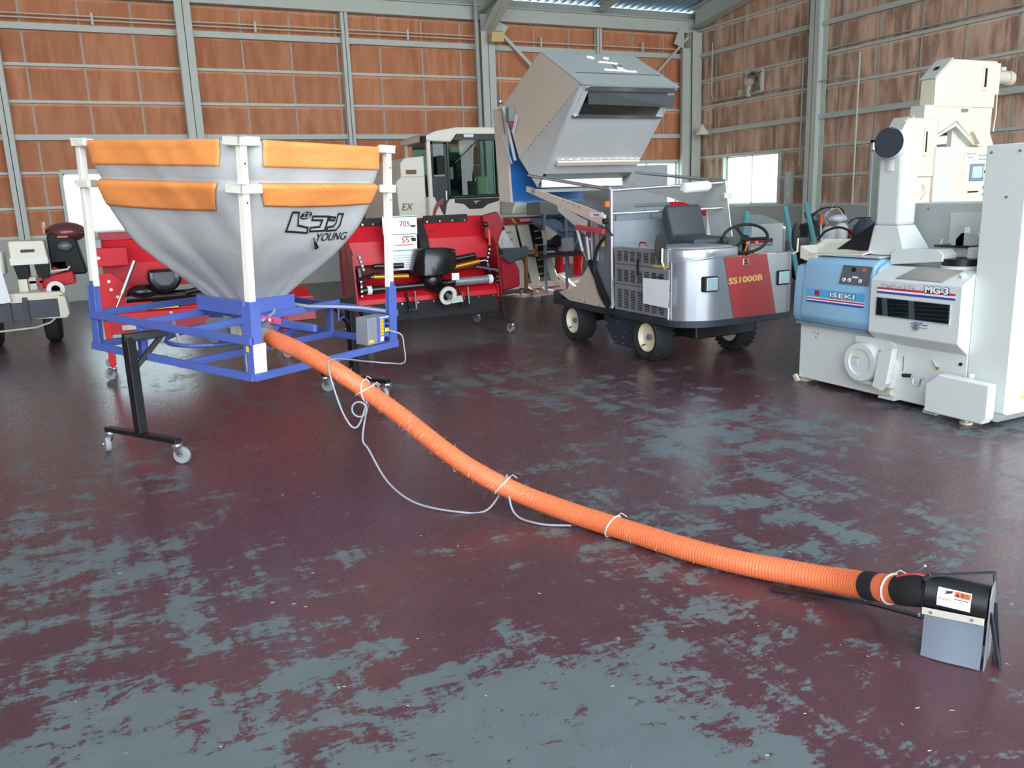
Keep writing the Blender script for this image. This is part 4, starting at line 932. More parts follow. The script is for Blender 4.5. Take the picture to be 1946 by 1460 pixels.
part('rear_top_panel', MB().prism([TB, TC, (TC[0], TC[1] + .012), (TB[0], TB[1] + .012)], tx0, tx1), GALV, tk)
def tt(x, s, lift=.015):   # point on the top panel
    return V((x, TA[0] + (TB[0] - TA[0]) * s, TA[1] + (TB[1] - TA[1]) * s + lift))
part('level_bracket', MB().bar(tt(4.98, .70), tt(5.20, .66), .02, .012).bar(tt(4.92, .86), tt(4.99, .82), .03, .02).bar(tt(5.12, .84), tt(5.17, .82), .03, .02), CHROME, tk)
part('level_bracket', MB().bar(tt(4.92, .44), tt(5.30, .40), .02, .014), CHROME, tk)
part('sensor_cup', MB().tube([tt(5.10, .46), tt(5.10, .58, .03), tt(5.19, .57, .03), tt(5.19, .45), tt(5.10, .46)], .007, 6).bar(tt(5.11, .52, .008), tt(5.18, .51, .008), .06, .012), CHROME, tk)
# front panel: frame pieces round the mouth, lower sheet, lip
def fp(x, t, out=0.0):
    d = V((0, TF[0] - TA[0], TF[1] - TA[1])); nn = V((0, TF[1] - TA[1], -(TF[0] - TA[0]))).normalized()
    return V((x, TA[0] + d.y * t, TA[1] + d.z * t)) + nn * out
def fpanel(name, x0, x1, t0, t1, m, out=.0, th=.012, **k): return part(name, MB().poly([fp(x0, t0, out), fp(x0, t1, out), fp(x1, t1, out), fp(x1, t0, out)], th, -1), m, tk, **k)
fpanel('front_sheet', tx0 + .01, tx1, .33, .99, GALV); fpanel('front_sheet', tx0 + .01, tx0 + .10, .0, .33, GALV); fpanel('front_sheet', tx1 - .09, tx1, .0, .33, GALV); fpanel('front_sheet', tx0 + .1, tx1 - .09, .0, .05, GALV)
fpanel('mouth_frame', tx0 + .06, tx1, .005, .045, CHROME, .012, .02); fpanel('mouth_frame', tx0 + .05, tx1 - .05, .305, .33, CHROME, .012, .02)
fpanel('mouth_frame', tx0 + .05, tx0 + .11, .0, .34, GALV, .01, .014); fpanel('mouth_frame', tx1 - .10, tx1 - .05, .2, .34, GALV, .01, .014)
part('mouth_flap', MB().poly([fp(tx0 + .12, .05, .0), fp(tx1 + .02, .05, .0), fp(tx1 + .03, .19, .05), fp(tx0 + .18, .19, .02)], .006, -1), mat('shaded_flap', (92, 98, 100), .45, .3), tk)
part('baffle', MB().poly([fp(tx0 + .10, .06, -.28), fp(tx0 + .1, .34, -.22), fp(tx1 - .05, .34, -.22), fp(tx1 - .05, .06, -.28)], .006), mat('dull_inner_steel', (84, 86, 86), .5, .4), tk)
for x in (tx0 + .08, tx1 - .03):
    for t in (.02, .32): part('bolt', MB().cyl(fp(x, t, .02), fp(x, t, .035), .012, 8), CHROME, tk)
fpanel('ledge', tx0 + .10, tx1 - .02, .825, .865, GALV_S, .02, .03)
m = MB()
for k in range(11): m.bar(fp(tx0 + .14 + k * .10, .815, .012), fp(tx0 + .18 + k * .10, .815, .012), .008, .006)
o = part('stitch_weld', m, CHROME, tk)
part('chute_lip', MB().poly([(tx0 + .05, TF[0], TF[1]), (tx1 - .02, TF[0], TF[1]), (tx1 - .1, 8.46, 1.745), (tx0 + .02, 8.46, 1.745)], .01), GALV_D, tk)
part('white_strip', MB().box(tx0 + .02, tx1 - .1, 8.44, 8.455, 1.655, 1.74), WHITE, tk)
part('under_rail', MB().box(tx0 - .05, tx1 - .05, 8.5, 8.56, 1.60, 1.645), GALV_D, tk, .003)
# lifting arms, red safety bracket
part('lift_arm', MB().prism([(8.72, 1.68), (8.72, 1.62), (7.04, 1.25), (7.04, 1.36), (7.4, 1.44)], 4.372, 4.398), GALV_S, ca)
part('lift_arm_gusset', MB().prism([(8.0, 1.47), (7.98, 1.40), (7.42, 1.16), (7.38, 1.30)], 4.376, 4.388), GALV, ca)
part('lift_arm', MB().prism([(8.40, 1.68), (8.40, 1.62), (6.78, 1.36), (6.78, 1.43)], 5.60, 5.63), GALV_S, ca)
part('side_channel', MB().poly([(5.605, 8.15, 1.60), (5.605, 6.72, 1.64), (5.605, 6.6, 1.10), (5.605, 6.9, 1.0), (5.605, 7.0, 1.36)], .01), GALV, ca)
part('safety_bracket', MB().bar((4.355, 7.55, 1.235), (4.355, 7.02, 1.20), .03, .05), RRED, ca, .003, label='red safety bracket')
sg = part('arm_label', MB().box(4.366, 4.371, 7.05, 7.30, 1.335, 1.385), PAPER, ca)
part('arrow_mark', MB().box(4.363, 4.366, 7.12, 7.22, 1.352, 1.366), RRED, sg)
for k in range(4): part('slot_mark', MB().box(4.369, 4.372, 7.50 + k * .11, 7.54 + k * .11, 1.435 + k * .024, 1.440 + k * .024), DARK, ca)
part('support_post', MB().box(4.38, 4.41, 7.20, 7.22, .9, 1.30).box(4.38, 4.41, 7.28, 7.30, .9, 1.32), rail, ca)
part('spread_brace', MB().bar((4.38, 7.33, 1.12), (4.6, 7.75, .72), .02).bar((4.36, 7.36, 1.14), (4.36, 7.30, .86), .02), GALV, ca)
part('roller_knob', MB().cyl((4.33, 6.98, 1.30), (4.37, 6.98, 1.30), .028, 14).tube([(4.34, 6.98, 1.29), (4.33, 6.9, 1.22), (4.36, 6.86, 1.16)], .009, 6), BLACKR, ca)
part('warning_tag', MB().box(4.375, 4.378, 7.05, 7.11, 1.05, 1.14), YEL, ca)
# blue backed gate behind the tank
tg = part('rear_gate', MB().prism([(9.30, 2.55), (9.20, 1.50), (9.52, 1.52), (9.62, 2.62)], tx0 - .01, tx0 + .02), GALV_S, tk)
part('blue_sheet', MB().prism([(9.30, 2.50), (9.20, 1.50), (9.22, 1.50), (9.32, 2.50)], tx0 + .02, tx1 + .1), BTARP, tg, label='bright blue sheet lining')
part('sheet_hem', MB().tube(smooth_path([(tx0 + .02, 9.195, 1.50)] + [(tx0 + .1 + k * .12, 9.195, 1.50 + .006 * (-1) ** k) for k in range(10)], 3), .009, 5), mat('pale_blue_hem', (120, 186, 214), .5), tg)
part('edge_channel', MB().bar((tx0 - .02, 9.30, 2.62), (tx0 - .02, 9.02, 1.98), .03, .02).bar((tx0 - .035, 9.34, 2.30), (tx0 - .035, 9.08, 1.95), .015), GALV, tk)
part('spring_ball', MB().ball((tx0 - .03, 9.36, 2.68), .035).bar((tx0 - .03, 9.36, 2.68), (tx0 - .03, 9.26, 2.3), .012), CHROME, tk)
part('bracket_box', MB().box(tx0 - .09, tx0 - .01, 9.0, 9.10, 2.42, 2.58), GALV_D, tk, .004)
lk = part('warning_tag', MB().poly([(tx0 - .03, 8.95, 2.50), (tx0 - .03, 9.08, 2.33), (tx0 - .03, 9.02, 2.27), (tx0 - .03, 8.89, 2.46)], .003), PAPER, tk)
part('red_mark', MB().poly([(tx0 - .036, 9.02, 2.46), (tx0 - .036, 9.10, 2.37), (tx0 - .036, 9.05, 2.33), (tx0 - .036, 8.98, 2.42)], .002), RRED, lk)
# paper hung on the mirror arm
single('paper_sheet', MB().poly([(4.345, 6.33, .795), (4.345, 5.925, .80), (4.335, 5.935, .555), (4.345, 6.33, .56)], .002), PAPER, 'blank white sheet tied over the louvres of the silver carrier', 'paper')
single('twist_tie', MB().tube([(4.345, 6.18, .80), (4.34, 6.10, .82), (4.35, 6.04, .815)], .005, 5), BLACK, 'black twist tie holding the blank sheet', 'tie')

# ================================================================== RICE MILL (right)
mg = thing('rice_mill', 'white and sky blue rice milling machine with a tall white tank', 'rice mill', (5.3, 4.2, 0))
GX = 4.95
part('base_body', MB().prism([(3.501, .035), (4.98, .035), (4.98, .50), (3.501, .50)], GX, 5.62), MGW, mg, .006)
part('base_foot', MB().box(GX + .02, GX + .12, 4.92, 4.98, 0, .035).box(GX - .06, GX + .1, 3.66, 3.76, 0.005, .035), CREAM_D, mg)
for y, x in ((4.3, 5.05), (3.45, 5.0), (4.8, 5.5)):
    c_ = part('caster', MB().box(x - .03, x + .03, y - .03, y + .03, .06, .08).box(x - .025, x - .02, y - .02, y + .02, .02, .07), GALV, mg)
    part('wheel', MB().cyl((x - .014, y, .028), (x + .014, y, .028), .028, 14), BLACKR, c_)
part('levelling_foot', MB().cyl((GX - .05, 3.44, 0), (GX - .05, 3.44, .012), .04, 14).cyl((GX - .05, 3.44, .012), (GX - .05, 3.44, .05), .008, 8), GALV_S, mg)
part('levelling_foot', MB().bar((GX - .02, 4.96, .0), (GX - .02, 5.0, .05), .03), GALV_S, mg)
# blue cover
bc = part('blue_cover', MB().prism([(GX - .035, .50), (GX - .075, .56), (GX - .06, .80), (GX - .035, .98), (GX + .02, 1.025), (GX + .45, 1.03), (GX + .45, .50)], 4.245, 4.92, 'y').prism([(GX - .02, .50), (GX - .05, .56), (GX - .04, .80), (GX - .02, .94), (GX + .02, .955), (GX + .4, .955), (GX + .4, .50)], 4.90, 5.03, 'y'), MGB, mg, .02, smooth=.6, seg=3)
part('cover_skirt', MB().box(GX - .05, GX + .3, 4.25, 4.98, .485, .505), mat('grey_blue_skirt', (120, 140, 156), .4), mg)
part('cover_side', MB().prism([(GX - .07, .49), (GX - .09, .56), (GX - .075, .86), (GX - .03, .97), (GX + .1, 1.03), (GX + .1, .49)], 4.20, 4.245, 'y'), MGB, mg, .012, smooth=.6)
def bs(y, z, out=0.0):     # point on the sloping blue front
    P = [(.50, -.035), (.56, -.075), (.80, -.06), (.98, -.035), (1.025, .02)]
    for (z0, x0), (z1, x1) in zip(P, P[1:]):
        if z0 <= z <= z1: x = x0 + (x1 - x0) * (z - z0) / (z1 - z0); break
    return V((GX + x - out, y, z))
def bq(name, y0, y1, z0, z1, m, par, out=.003, slant=0.0): return part(name, MB().poly([bs(y0 - slant, z0, out), bs(y0, z1, out), bs(y1, z1, out), bs(y1 - slant, z0, out)], .002, -1), m, par)
bq('brand_band', 4.30, 4.86, .715, .778, SBLU, bc); bq('red_band', 4.30, 4.86, .698, .709, RRED, bc); bq('blue_band', 4.30, 4.86, .675, .689, RBLU, bc); bq('white_band', 4.30, 4.86, .689, .715, PAPER, bc, .0022)
o_ = bq('emblem', 4.73, 4.78, .728, .768, BADGE, bc, .0045)
sl = (bs(4.4, .77) - bs(4.4, .72)).normalized()
put_text('lettering', 'ISEKI', .1, bs(4.625, .728, .006), (0, -1, 0), sl, INK, bc, fit=(.235, .034), off=.006)
put_text('lettering', 'ISEKI', .1, bs(4.622, .730, .0075), (0, -1, 0), sl, PAPER, bc, fit=(.232, .032), off=.002)
cp = part('control_panel', MB().poly([bs(4.28, .835, .004), bs(4.265, .975, .004), bs(4.53, .975, .004), bs(4.55, .835, .004)], .004, -1), mat('panel_grey', (96, 100, 106), .4), mg)
def cq(name, y0, y1, z0, z1, m, out=.006): return part(name, MB().poly([bs(y0, z0, out), bs(y0, z1, out), bs(y1, z1, out), bs(y1, z0, out)], .002, -1), m, cp)
cq('meter_window', 4.36, 4.46, .925, .968, GALV_S); cq('display', 4.41, 4.45, .932, .962, INK, .008); cq('print_line', 4.29, 4.54, .915, .918, PAPER)
cq('blue_field', 4.33, 4.48, .842, .905, RBLU); cq('print_mark', 4.47, 4.51, .95, .97, PAPER); cq('print_mark', 4.38, 4.43, .885, .898, PAPER, .008)
for y, z, m_ in ((4.335, .948, ORP), (4.505, .868, PAPER), (4.455, .868, PAPER), (4.355, .868, PAPER)): part('dial_knob', MB().cyl(bs(y, z, .004), bs(y, z, .014), .014, 14), m_, cp); 
for y, z in ((4.505, .868), (4.455, .868), (4.355, .868)): part('dial_mark', MB().cyl(bs(y, z, .014), bs(y, z, .016), .006, 8), RRED, cp)
for k in range(5): cq('key', 4.285, 4.31, .85 + k * .023, .866 + k * .023, CREAM)
# upper white unit with bevelled outline
part('screen_unit', MB().prism([(GX + .1, .43), (GX, .435), (GX - .11, .52), (GX - .11, .90), (GX + .03, .985), (GX + .35, .985), (GX + .35, .43)], 3.50, 4.215, 'y'), MGW, mg, .006)
UX = GX - .11
def uq(name, y0, y1, z0, z1, m, par, out=.002, th=.002): return part(name, MB().box(UX - out - th, UX - out, y0, y1, z0, z1), m, par)
uq('red_band', 3.545, 4.155, .833, .848, RRED, mg); uq('blue_band', 3.545, 4.155, .805, .819, RBLU, mg); uq('white_band', 3.545, 4.155, .819, .833, PAPER, mg, .0015)
put_text('lettering', 'スーパーメイト', .1, (UX - .006, 4.12, .842), (0, -1, 0), (0, 0, 1), INK, mg, fit=(.27, .038), off=.004, shear=.3)
put_text('lettering', 'スーパーメイト', .1, (UX - .008, 4.118, .844), (0, -1, 0), (0, 0, 1), PAPER, mg, fit=(.268, .036), off=.0005, shear=.3)
put_text('lettering', 'MG-3', .1, (UX - .006, 3.765, .838), (0, -1, 0), (0, 0, 1), INK, mg, fit=(.17, .044), off=.008)
put_text('lettering', 'MG-3', .1, (UX - .008, 3.763, .840), (0, -1, 0), (0, 0, 1), PAPER, mg, fit=(.167, .042), off=.004)
wn = part('view_window', MB().box(UX - .004, UX - .001, 3.575, 4.15, .648, .775), mat('dim_interior', (62, 70, 78), .6), mg, .001)
for y0, y1 in ((4.05, 4.09), (3.83, 3.87)): part('mullion', MB().prism([(y0, .650), (y1, .650), (y1 + .02, .773), (y0 + .02, .773)], UX - .009, UX - .0045), MGG, wn)
for k in range(4): part('sieve_slat', MB().prism([(3.58, .672 + k * .028), (3.58, .680 + k * .028), (4.03, .656 + k * .028), (4.03, .648 + k * .028)], UX - .008, UX - .0042), mat('sieve_grey', (128, 138, 146), .35, .3), wn)
part('pane', MB().box(UX - .013, UX - .010, 3.578, 4.147, .650, .773), GLASSD, wn)
part('window_trim', MB().tube([(UX - .004, 3.572, .646), (UX - .004, 4.153, .646), (UX - .004, 4.153, .777), (UX - .004, 3.572, .777)], .004, 6, closed=True), MGG, wn)
part('knob', MB().cyl((UX - .02, 3.81, .60), (UX, 3.81, .60), .02, 16), GALV_D, mg); part('print_line', MB().box(UX - .003, UX - .001, 3.73, 3.86, .598, .601), RBLU, mg)
for (y0, y1, z) in ((3.77, 3.84, .628), (3.73, 3.86, .617)): uq('print_line', y0, y1, z, z + .005, RBLU, mg)
# sloping top with clear lid
def st2(y, s, lift=.004): return V((UX + .14 * s, y, .90 + .085 * s)) + V((-.5, 0, .85)) * lift
part('clear_lid', MB().poly([st2(4.02, .12), st2(3.66, .12), st2(3.60, .95), st2(3.95, .95)], .004, -1), mat('brown_glass', (150, 146, 138), .12, 0, .2, 14), mg)
part('push_button', MB().cyl(st2(3.56, .6, .0), st2(3.56, .6, .02), .018, 12), PAPER, mg)
# tall tank, lower front box
part('tall_tank', MB().prism([(GX, 3.50), (GX, 3.225), (GX + .05, 3.20), (GX + .62, 3.20), (GX + .62, 3.50)], .10, 1.765, 'z'), MGW, mg, .006)
part('tank_toe', MB().prism([(3.205, .10), (3.27, .04), (3.50, .04), (3.50, .10)], GX + .01, GX + .6), MGG, mg)
part('lower_box', MB().poly([(GX - .07, 3.69, .045), (GX - .07, 3.27, .045), (GX - .07, 3.24, .09), (GX - .07, 3.24, .305), (GX - .07, 3.60, .315), (GX - .07, 3.69, .235)], .075, -1), MGW, mg, .008)
part('box_button', MB().cyl((GX - .05, 3.43, .31), (GX - .05, 3.43, .335), .016, 12), PAPER, mg)
for (y, z, par) in ((3.33, .27, 0), ): 
    w1 = part('warning_label', MB().box(GX - .0735, GX - .0705, y - .02, y + .022, z + .0, z + .012), YEL, mg); part('label_print', MB().box(GX - .0735, GX - .0705, y - .018, y + .022, z - .06, z - .002), mat('pale_blue_label', (200, 216, 232), .5), mg); part('label_mark', MB().box(GX - .0745, GX - .0735, y - .005, y + .008, z - .018, z - .008), INK, mg)
part('warning_label', MB().box(GX + .10, GX + .16, 3.1965, 3.1995, .20, .212), YEL, mg)
for z in (1.72, ):
    for y in (3.46, 3.28): part('screw', MB().cyl((GX - .008, y, z), (GX, y, z), .008, 8), GALV_D, mg)
part('screw', MB().cyl((GX - .006, 3.34, 1.45), (GX, 3.34, 1.45), .008, 8), GALV_D, mg)
# suction housing
fc = V((GX, 4.30, .275))
fh = part('fan_housing', MB().lathe([(0, .148), (-.07, .148), (-.085, .14), (-.085, .10), (-.075, .095), (-.075, .0)], fc, (1, 0, 0), 40, cap=False).prism([(4.15, .40), (4.02, .30), (4.05, .12), (4.2, .12)], GX - .045, GX), MGW, mg, smooth=.6)
part('mount_plate', MB().prism([(4.40, .46), (4.40, .40), (4.10, .36), (4.05, .44), (4.12, .47)], GX - .03, GX), MGW, mg, .004)
part('mount_plate', MB().poly([(GX - .05, 4.09, .10), (GX - .05, 4.04, .16), (GX - .05, 4.0, .42), (GX - .05, 4.12, .38), (GX - .05, 4.16, .12)], .05, -1), MGW, mg, .004)
part('fan_bracket', MB().box(GX - .07, GX, 4.10, 4.38, .115, .14), MGG, mg, .003)
for z in (.395, .31, .235): part('screw', MB().cyl((GX - .058, 4.045 + .0 * z, z), (GX - .05, 4.045, z), .007, 8), GALV_D, mg)
part('warning_label', MB().box(GX - .079, GX - .076, 4.31, 4.36, .30, .31), YEL, fh); part('label_print', MB().box(GX - .079, GX - .076, 4.32, 4.36, .25, .298), mat('pale_blue_label', (200, 216, 232), .5), fh)
part('label_print', MB().box(GX - .054, GX - .0505, 4.05, 4.09, .20, .28), mat('pale_blue_label', (200, 216, 232), .5), mg)
part('drain_slot', MB().box(GX - .004, GX, 3.985, 3.99, .25, .36), GALV_D, mg)
part('crank', MB().cyl((GX - .04, 3.955, .232), (GX - .04, 3.89, .24), .013, 10), BLACKR, mg); part('crank_rod', MB().tube([(GX - .04, 3.89, .24), (GX - .05, 3.86, .23), (GX - .05, 3.86, .19), (GX - .02, 3.83, .18), (GX - .02, 3.82, .225), (GX, 3.81, .23)], .006, 6), CHROME, mg)
part('latch', MB().bar((GX - .012, 3.745, .37), (GX - .012, 3.715, .33), .014, .006), MGG, mg); part('latch_tip', MB().box(GX - .016, GX - .002, 3.70, 3.718, .312, .328), GOLDM, mg, .002)
part('screw', MB().cyl((GX - .012, 3.545, .375), (GX, 3.545, .375), .011, 10), BLACK, mg)
for y, z in ((4.83, .42), (4.79, .415), (4.81, .385)): part('screw', MB().cyl((GX - .005, y, z), (GX, y, z), .006, 8), GALV_D, mg)
part('discharge_tray', MB().box(GX - .06, GX + .02, 4.0, 4.14, .035, .05), MGG, mg, .003); part('latch', MB().box(GX - .02, GX, 4.06, 4.10, .06, .10), GALV_S, mg, .003)
# inlet hopper, aspirator pipe
part('inlet_tray', MB().prism([(4.84, 1.03), (5.02, 1.10), (5.02, 1.00), (4.86, .96)], GX + .0, GX + .5), CREAM, mg, .004)
part('inlet_tray', MB().poly([(GX - .0, 4.40, 1.045), (GX - .0, 5.0, 1.02), (GX + .25, 5.0, 1.13), (GX + .45, 4.4, 1.13)], .012), CREAM, mg, .003)
part('cover_lid', MB().box(GX + .0, GX + .45, 4.25, 4.92, 1.03, 1.045), MGG, mg, .004)
pcx, pcy = 5.17, 4.36
def frus(name, x0, x1, y0, y1, z0, X0, X1, Y0, Y1, z1, m, bev=.004): return part(name, MB().add([(x0, y0, z0), (x1, y0, z0), (x1, y1, z0), (x0, y1, z0), (X0, Y0, z1), (X1, Y0, z1), (X1, Y1, z1), (X0, Y1, z1)], [(0, 3, 2, 1), (4, 5, 6, 7), (0, 1, 5, 4), (1, 2, 6, 5), (2, 3, 7, 6), (3, 0, 4, 7)]), m, mg, bev)
frus('chute_base', 5.05, 5.34, 4.12, 4.50, 1.05, 5.08, 5.26, 4.22, 4.42, 1.26, MGW)
part('aspirator_pipe', MB().box(5.08, 5.26, 4.22, 4.42, 1.26, 1.74), MGW, mg, .02, seg=2)
ev = smooth_path([(5.17, 4.32, 1.64), (5.17, 4.32, 1.74), (5.15, 4.315, 1.80), (5.06, 4.29, 1.83), (5.02, 4.28, 1.835)], 5)
part('aspirator_elbow', MB().tube(ev, .1, 24, radii=[.10] * len(ev)), MGW, mg, smooth=.9)
part('pipe_mouth', MB().lathe([(0, .098), (.013, .098), (.013, .0)], (5.012, 4.277, 1.8355), (-.95, -.24, .06), 28, cap=False).lathe([(0, .1), (.010, .104), (.012, .1)], (5.01, 4.276, 1.8355), (-.95, -.24, .06), 28, cap=False), mat('dark_mesh_mouth', (58, 62, 68), .95, spec=.1), mg)
part('side_duct', MB().poly([(5.0, 4.20, .99), (5.0, 4.20, 1.07), (5.0, 4.16, 1.10), (5.0, 3.82, 1.11), (5.0, 3.78, 1.08), (5.0, 3.78, 1.03)], .14, -1), MGW, mg, .006)
part('belt_cover', MB().cyl((5.12, 3.72, .985), (5.12, 3.72, 1.005), .135, 30), MGW, mg); part('belt_ring', MB().lathe([(0, .11), (.0, .125), (.045, .125), (.045, .11)], (5.12, 3.72, 1.005), (0, 0, 1), 30), BLACK, mg, smooth=.6)
part('outlet_duct', MB().box(5.15, 5.5, 3.5, 3.72, .98, 1.12), MGW, mg, .01)
part('white_column', MB().box(5.36, 5.42, 3.9, 3.96, .98, 1.24).box(5.36, 5.42, 3.78, 3.82, .98, 1.12), MGG, mg)
part('rear_cabinet', MB().box(5.62, 6.1, 3.75, 4.62, .0, 1.40), MGG, mg, .006)
part('cabinet_door', MB().box(5.60, 5.62, 3.78, 4.20, .98, 1.33), MGW, mg, .004); part('handle', MB().tube([(5.59, 4.24, 1.14), (5.57, 4.24, 1.10), (5.6, 4.30, 1.0)], .01, 6), GALV_S, mg)
for y in (4.55, 4.40): part('screw', MB().cyl((5.612, y, 1.36), (5.62, y, 1.36), .008, 8), GALV_D, mg)
part('feed_shelf', MB().box(5.32, 5.62, 3.75, 4.1, 1.10, 1.115), BLACK, mg); part('rear_spout', MB().prism([(3.75, 1.115), (4.0, 1.115), (3.92, 1.20), (3.80, 1.20)], 5.36, 5.6), GALV, mg)
part('fan_duct', MB().poly([(5.05, 4.78, 1.05), (5.05, 4.45, 1.05), (5.05, 4.40, 1.28)], .008), DARK, mg)

# ================================================================== CREAM ELEVATOR MACHINE (behind the mill)
cm = thing('grain_elevator_huller', 'tall cream rice huller with two bucket elevator heads and a touch screen', 'rice huller', (8.8, 6.8, 0))
FY = 6.5
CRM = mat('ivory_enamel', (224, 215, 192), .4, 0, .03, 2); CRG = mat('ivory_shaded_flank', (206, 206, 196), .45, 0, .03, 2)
def cbox(name, x0, x1, z0, z1, y0=FY, y1=FY + .2, m=CRM, bev=.006, par=None, **k): return part(name, MB().box(x0, x1, y0, y1, z0, z1), m, par or cm, bev, **k)
e1 = part('elevator_head', MB().prism([(7.80, 1.62), (7.80, 2.10), (7.90, 2.24), (8.36, 2.24), (8.36, 1.62)], FY, FY + .19, 'y'), CRM, cm, .006)
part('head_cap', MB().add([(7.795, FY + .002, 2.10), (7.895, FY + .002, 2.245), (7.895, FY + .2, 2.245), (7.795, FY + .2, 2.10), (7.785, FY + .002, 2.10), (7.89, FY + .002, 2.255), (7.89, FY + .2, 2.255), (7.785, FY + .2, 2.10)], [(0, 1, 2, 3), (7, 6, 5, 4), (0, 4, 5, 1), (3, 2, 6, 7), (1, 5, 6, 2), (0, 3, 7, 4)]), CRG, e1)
cbox('elevator_leg', 7.92, 8.31, 0, 1.615, FY + .004)
part('slide_rail', MB().box(8.14, 8.20, FY - .012, FY, 1.84, 2.14), GALV_S, e1, .004)
part('slide_slot', MB().box(8.16, 8.18, FY - .015, FY - .011, 1.88, 2.10), DARK, e1)
for x, z in ((7.86, 2.21), (7.98, 2.25), (8.30, 2.25)): part('bolt', MB().ball((x, FY + .02, z), .012), CRM, cm)
part('handle', MB().tube([(8.17, FY - .01, 1.54), (8.19, FY - .04, 1.50), (8.19, FY - .04, 1.42), (8.16, FY - .01, 1.38)], .01, 8), WHITE, cm)
e2 = part('elevator_head', MB().prism([(8.27, 2.36), (8.27, 2.65), (8.53, 2.86), (9.26, 2.86), (9.26, 2.36)], FY, FY + .19, 'y'), CRM, cm, .006)
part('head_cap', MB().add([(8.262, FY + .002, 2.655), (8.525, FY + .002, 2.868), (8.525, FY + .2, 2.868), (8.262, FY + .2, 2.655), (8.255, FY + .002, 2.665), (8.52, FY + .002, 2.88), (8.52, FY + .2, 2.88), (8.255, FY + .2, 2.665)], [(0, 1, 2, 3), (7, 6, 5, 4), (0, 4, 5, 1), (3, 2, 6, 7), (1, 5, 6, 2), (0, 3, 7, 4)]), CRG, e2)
part('cap_slot', MB().poly([(8.36, FY + .06, 2.755), (8.36, FY + .12, 2.755), (8.40, FY + .12, 2.787), (8.40, FY + .06, 2.787)], .004), DARK, e2)
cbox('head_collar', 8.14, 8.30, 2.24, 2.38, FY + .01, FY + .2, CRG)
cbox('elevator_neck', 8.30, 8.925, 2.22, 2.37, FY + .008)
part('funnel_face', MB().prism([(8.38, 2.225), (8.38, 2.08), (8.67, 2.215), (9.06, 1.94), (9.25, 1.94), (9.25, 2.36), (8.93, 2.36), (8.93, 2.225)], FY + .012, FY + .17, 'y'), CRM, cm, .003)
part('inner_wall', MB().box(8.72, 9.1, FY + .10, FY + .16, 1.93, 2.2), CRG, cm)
cbox('side_cover', 9.20, 9.31, 2.50, 2.84, FY - .01, FY + .2)
part('slide_rail', MB().prism([(9.03, 2.54), (9.03, 2.80), (9.09, 2.80), (9.09, 2.54)], FY - .012, FY, 'y'), GALV_S, e2, .004)
part('slide_slot', MB().box(9.045, 9.078, FY - .015, FY - .011, 2.58, 2.78), DARK, e2)
part('wheel_gauge', MB().box(8.72, 8.82, FY - .006, FY, 2.31, 2.345), GALV_D, e2)
part('drive_motor', MB().cyl((9.31, FY + .08, 2.70), (9.52, FY + .08, 2.70), .075, 20).cyl((9.52, FY + .08, 2.70), (9.60, FY + .08, 2.69), .085, 20).box(9.38, 9.46, FY + .03, FY + .13, 2.77, 2.81), CREAM_D, cm, smooth=.6)
part('fan_cover', MB().lathe([(0, .08), (.015, .075), (.02, .02)], (9.60, FY + .08, 2.69), (1, 0, 0), 20), CREAM, cm)
part('power_cable', MB().tube([(9.36, FY + .05, 2.62), (9.33, FY + .02, 2.3), (9.28, FY, 2.1)], .008, 6), GALV_S, cm)
part('valley_chute', MB().prism([(8.36, 2.06), (8.67, 2.205), (9.05, 1.955), (8.99, 1.955), (8.67, 2.16), (8.37, 2.035)], FY + .02, FY + .18, 'y'), CRG, cm)
part('chute_gate', MB().bar((8.90, FY - .01, 2.10), (9.03, FY - .01, 1.965), .06, .02), CRM, cm, .003)
part('flared_base', MB().prism([(9.22, 2.12), (9.36, 1.88), (9.1, 1.88), (9.1, 2.12)], FY + .006, FY + .18, 'y'), CRM, cm, .004)
cbox('machine_body', 8.32, 9.42, 0, 1.93, FY - .02, FY + .6)
cbox('body_recess', 8.32, 8.66, .9, 1.935, FY - .024, FY - .018, CRG)
lp = cbox('rating_label', 8.80, 9.20, 1.775, 1.875, FY - .026, FY - .0215, mat('grey_green_label', (206, 214, 204), .5), 0)
for (x0, x1, z, m_) in ((8.83, 8.90, 1.85, INKG), (8.92, 8.98, 1.85, GALV_D), (8.86, 8.93, 1.81, GALV_D), (9.03, 9.08, 1.83, INKG), (9.10, 9.18, 1.83, INKG), (9.04, 9.18, 1.79, INKG)): part('print_line', MB().box(x0, x1, FY - .028, FY - .026, z, z + .008), m_, lp)
tsn = cbox('touch_screen', 8.905, 9.14, 1.555, 1.745, FY - .035, FY - .02, mat('slate_bezel', (120, 138, 152), .4), .004)
part('display', MB().box(8.935, 9.10, FY - .038, FY - .035, 1.59, 1.715), mat('pale_display', (188, 206, 212), .25), tsn)
for k in range(5): part('key', MB().box(9.112, 9.13, FY - .038, FY - .035, 1.60 + k * .024, 1.615 + k * .024), GALV_S, tsn)
part('emergency_stop', MB().cyl((9.17, FY - .035, 1.655), (9.17, FY - .02, 1.655), .016, 12), INKG, cm)
part('card_slot', MB().box(8.90, 9.08, FY - .024, FY - .018, 1.425, 1.442), DARK, cm)
rd = part('number_disc', MB().cyl((9.19, FY - .024, 1.445), (9.19, FY - .02, 1.445), .075, 28), mat('pale_blue_disc', (206, 220, 232), .5), cm)
put_text('lettering', '2', .1, (9.155, FY - .027, 1.395), (1, 0, 0), (0, 0, 1), INK, rd, fit=(.06, .10), off=.004)
put_text('lettering', '2', .1, (9.158, FY - .0285, 1.398), (1, 0, 0), (0, 0, 1), PAPER, rd, fit=(.056, .094), off=.001)

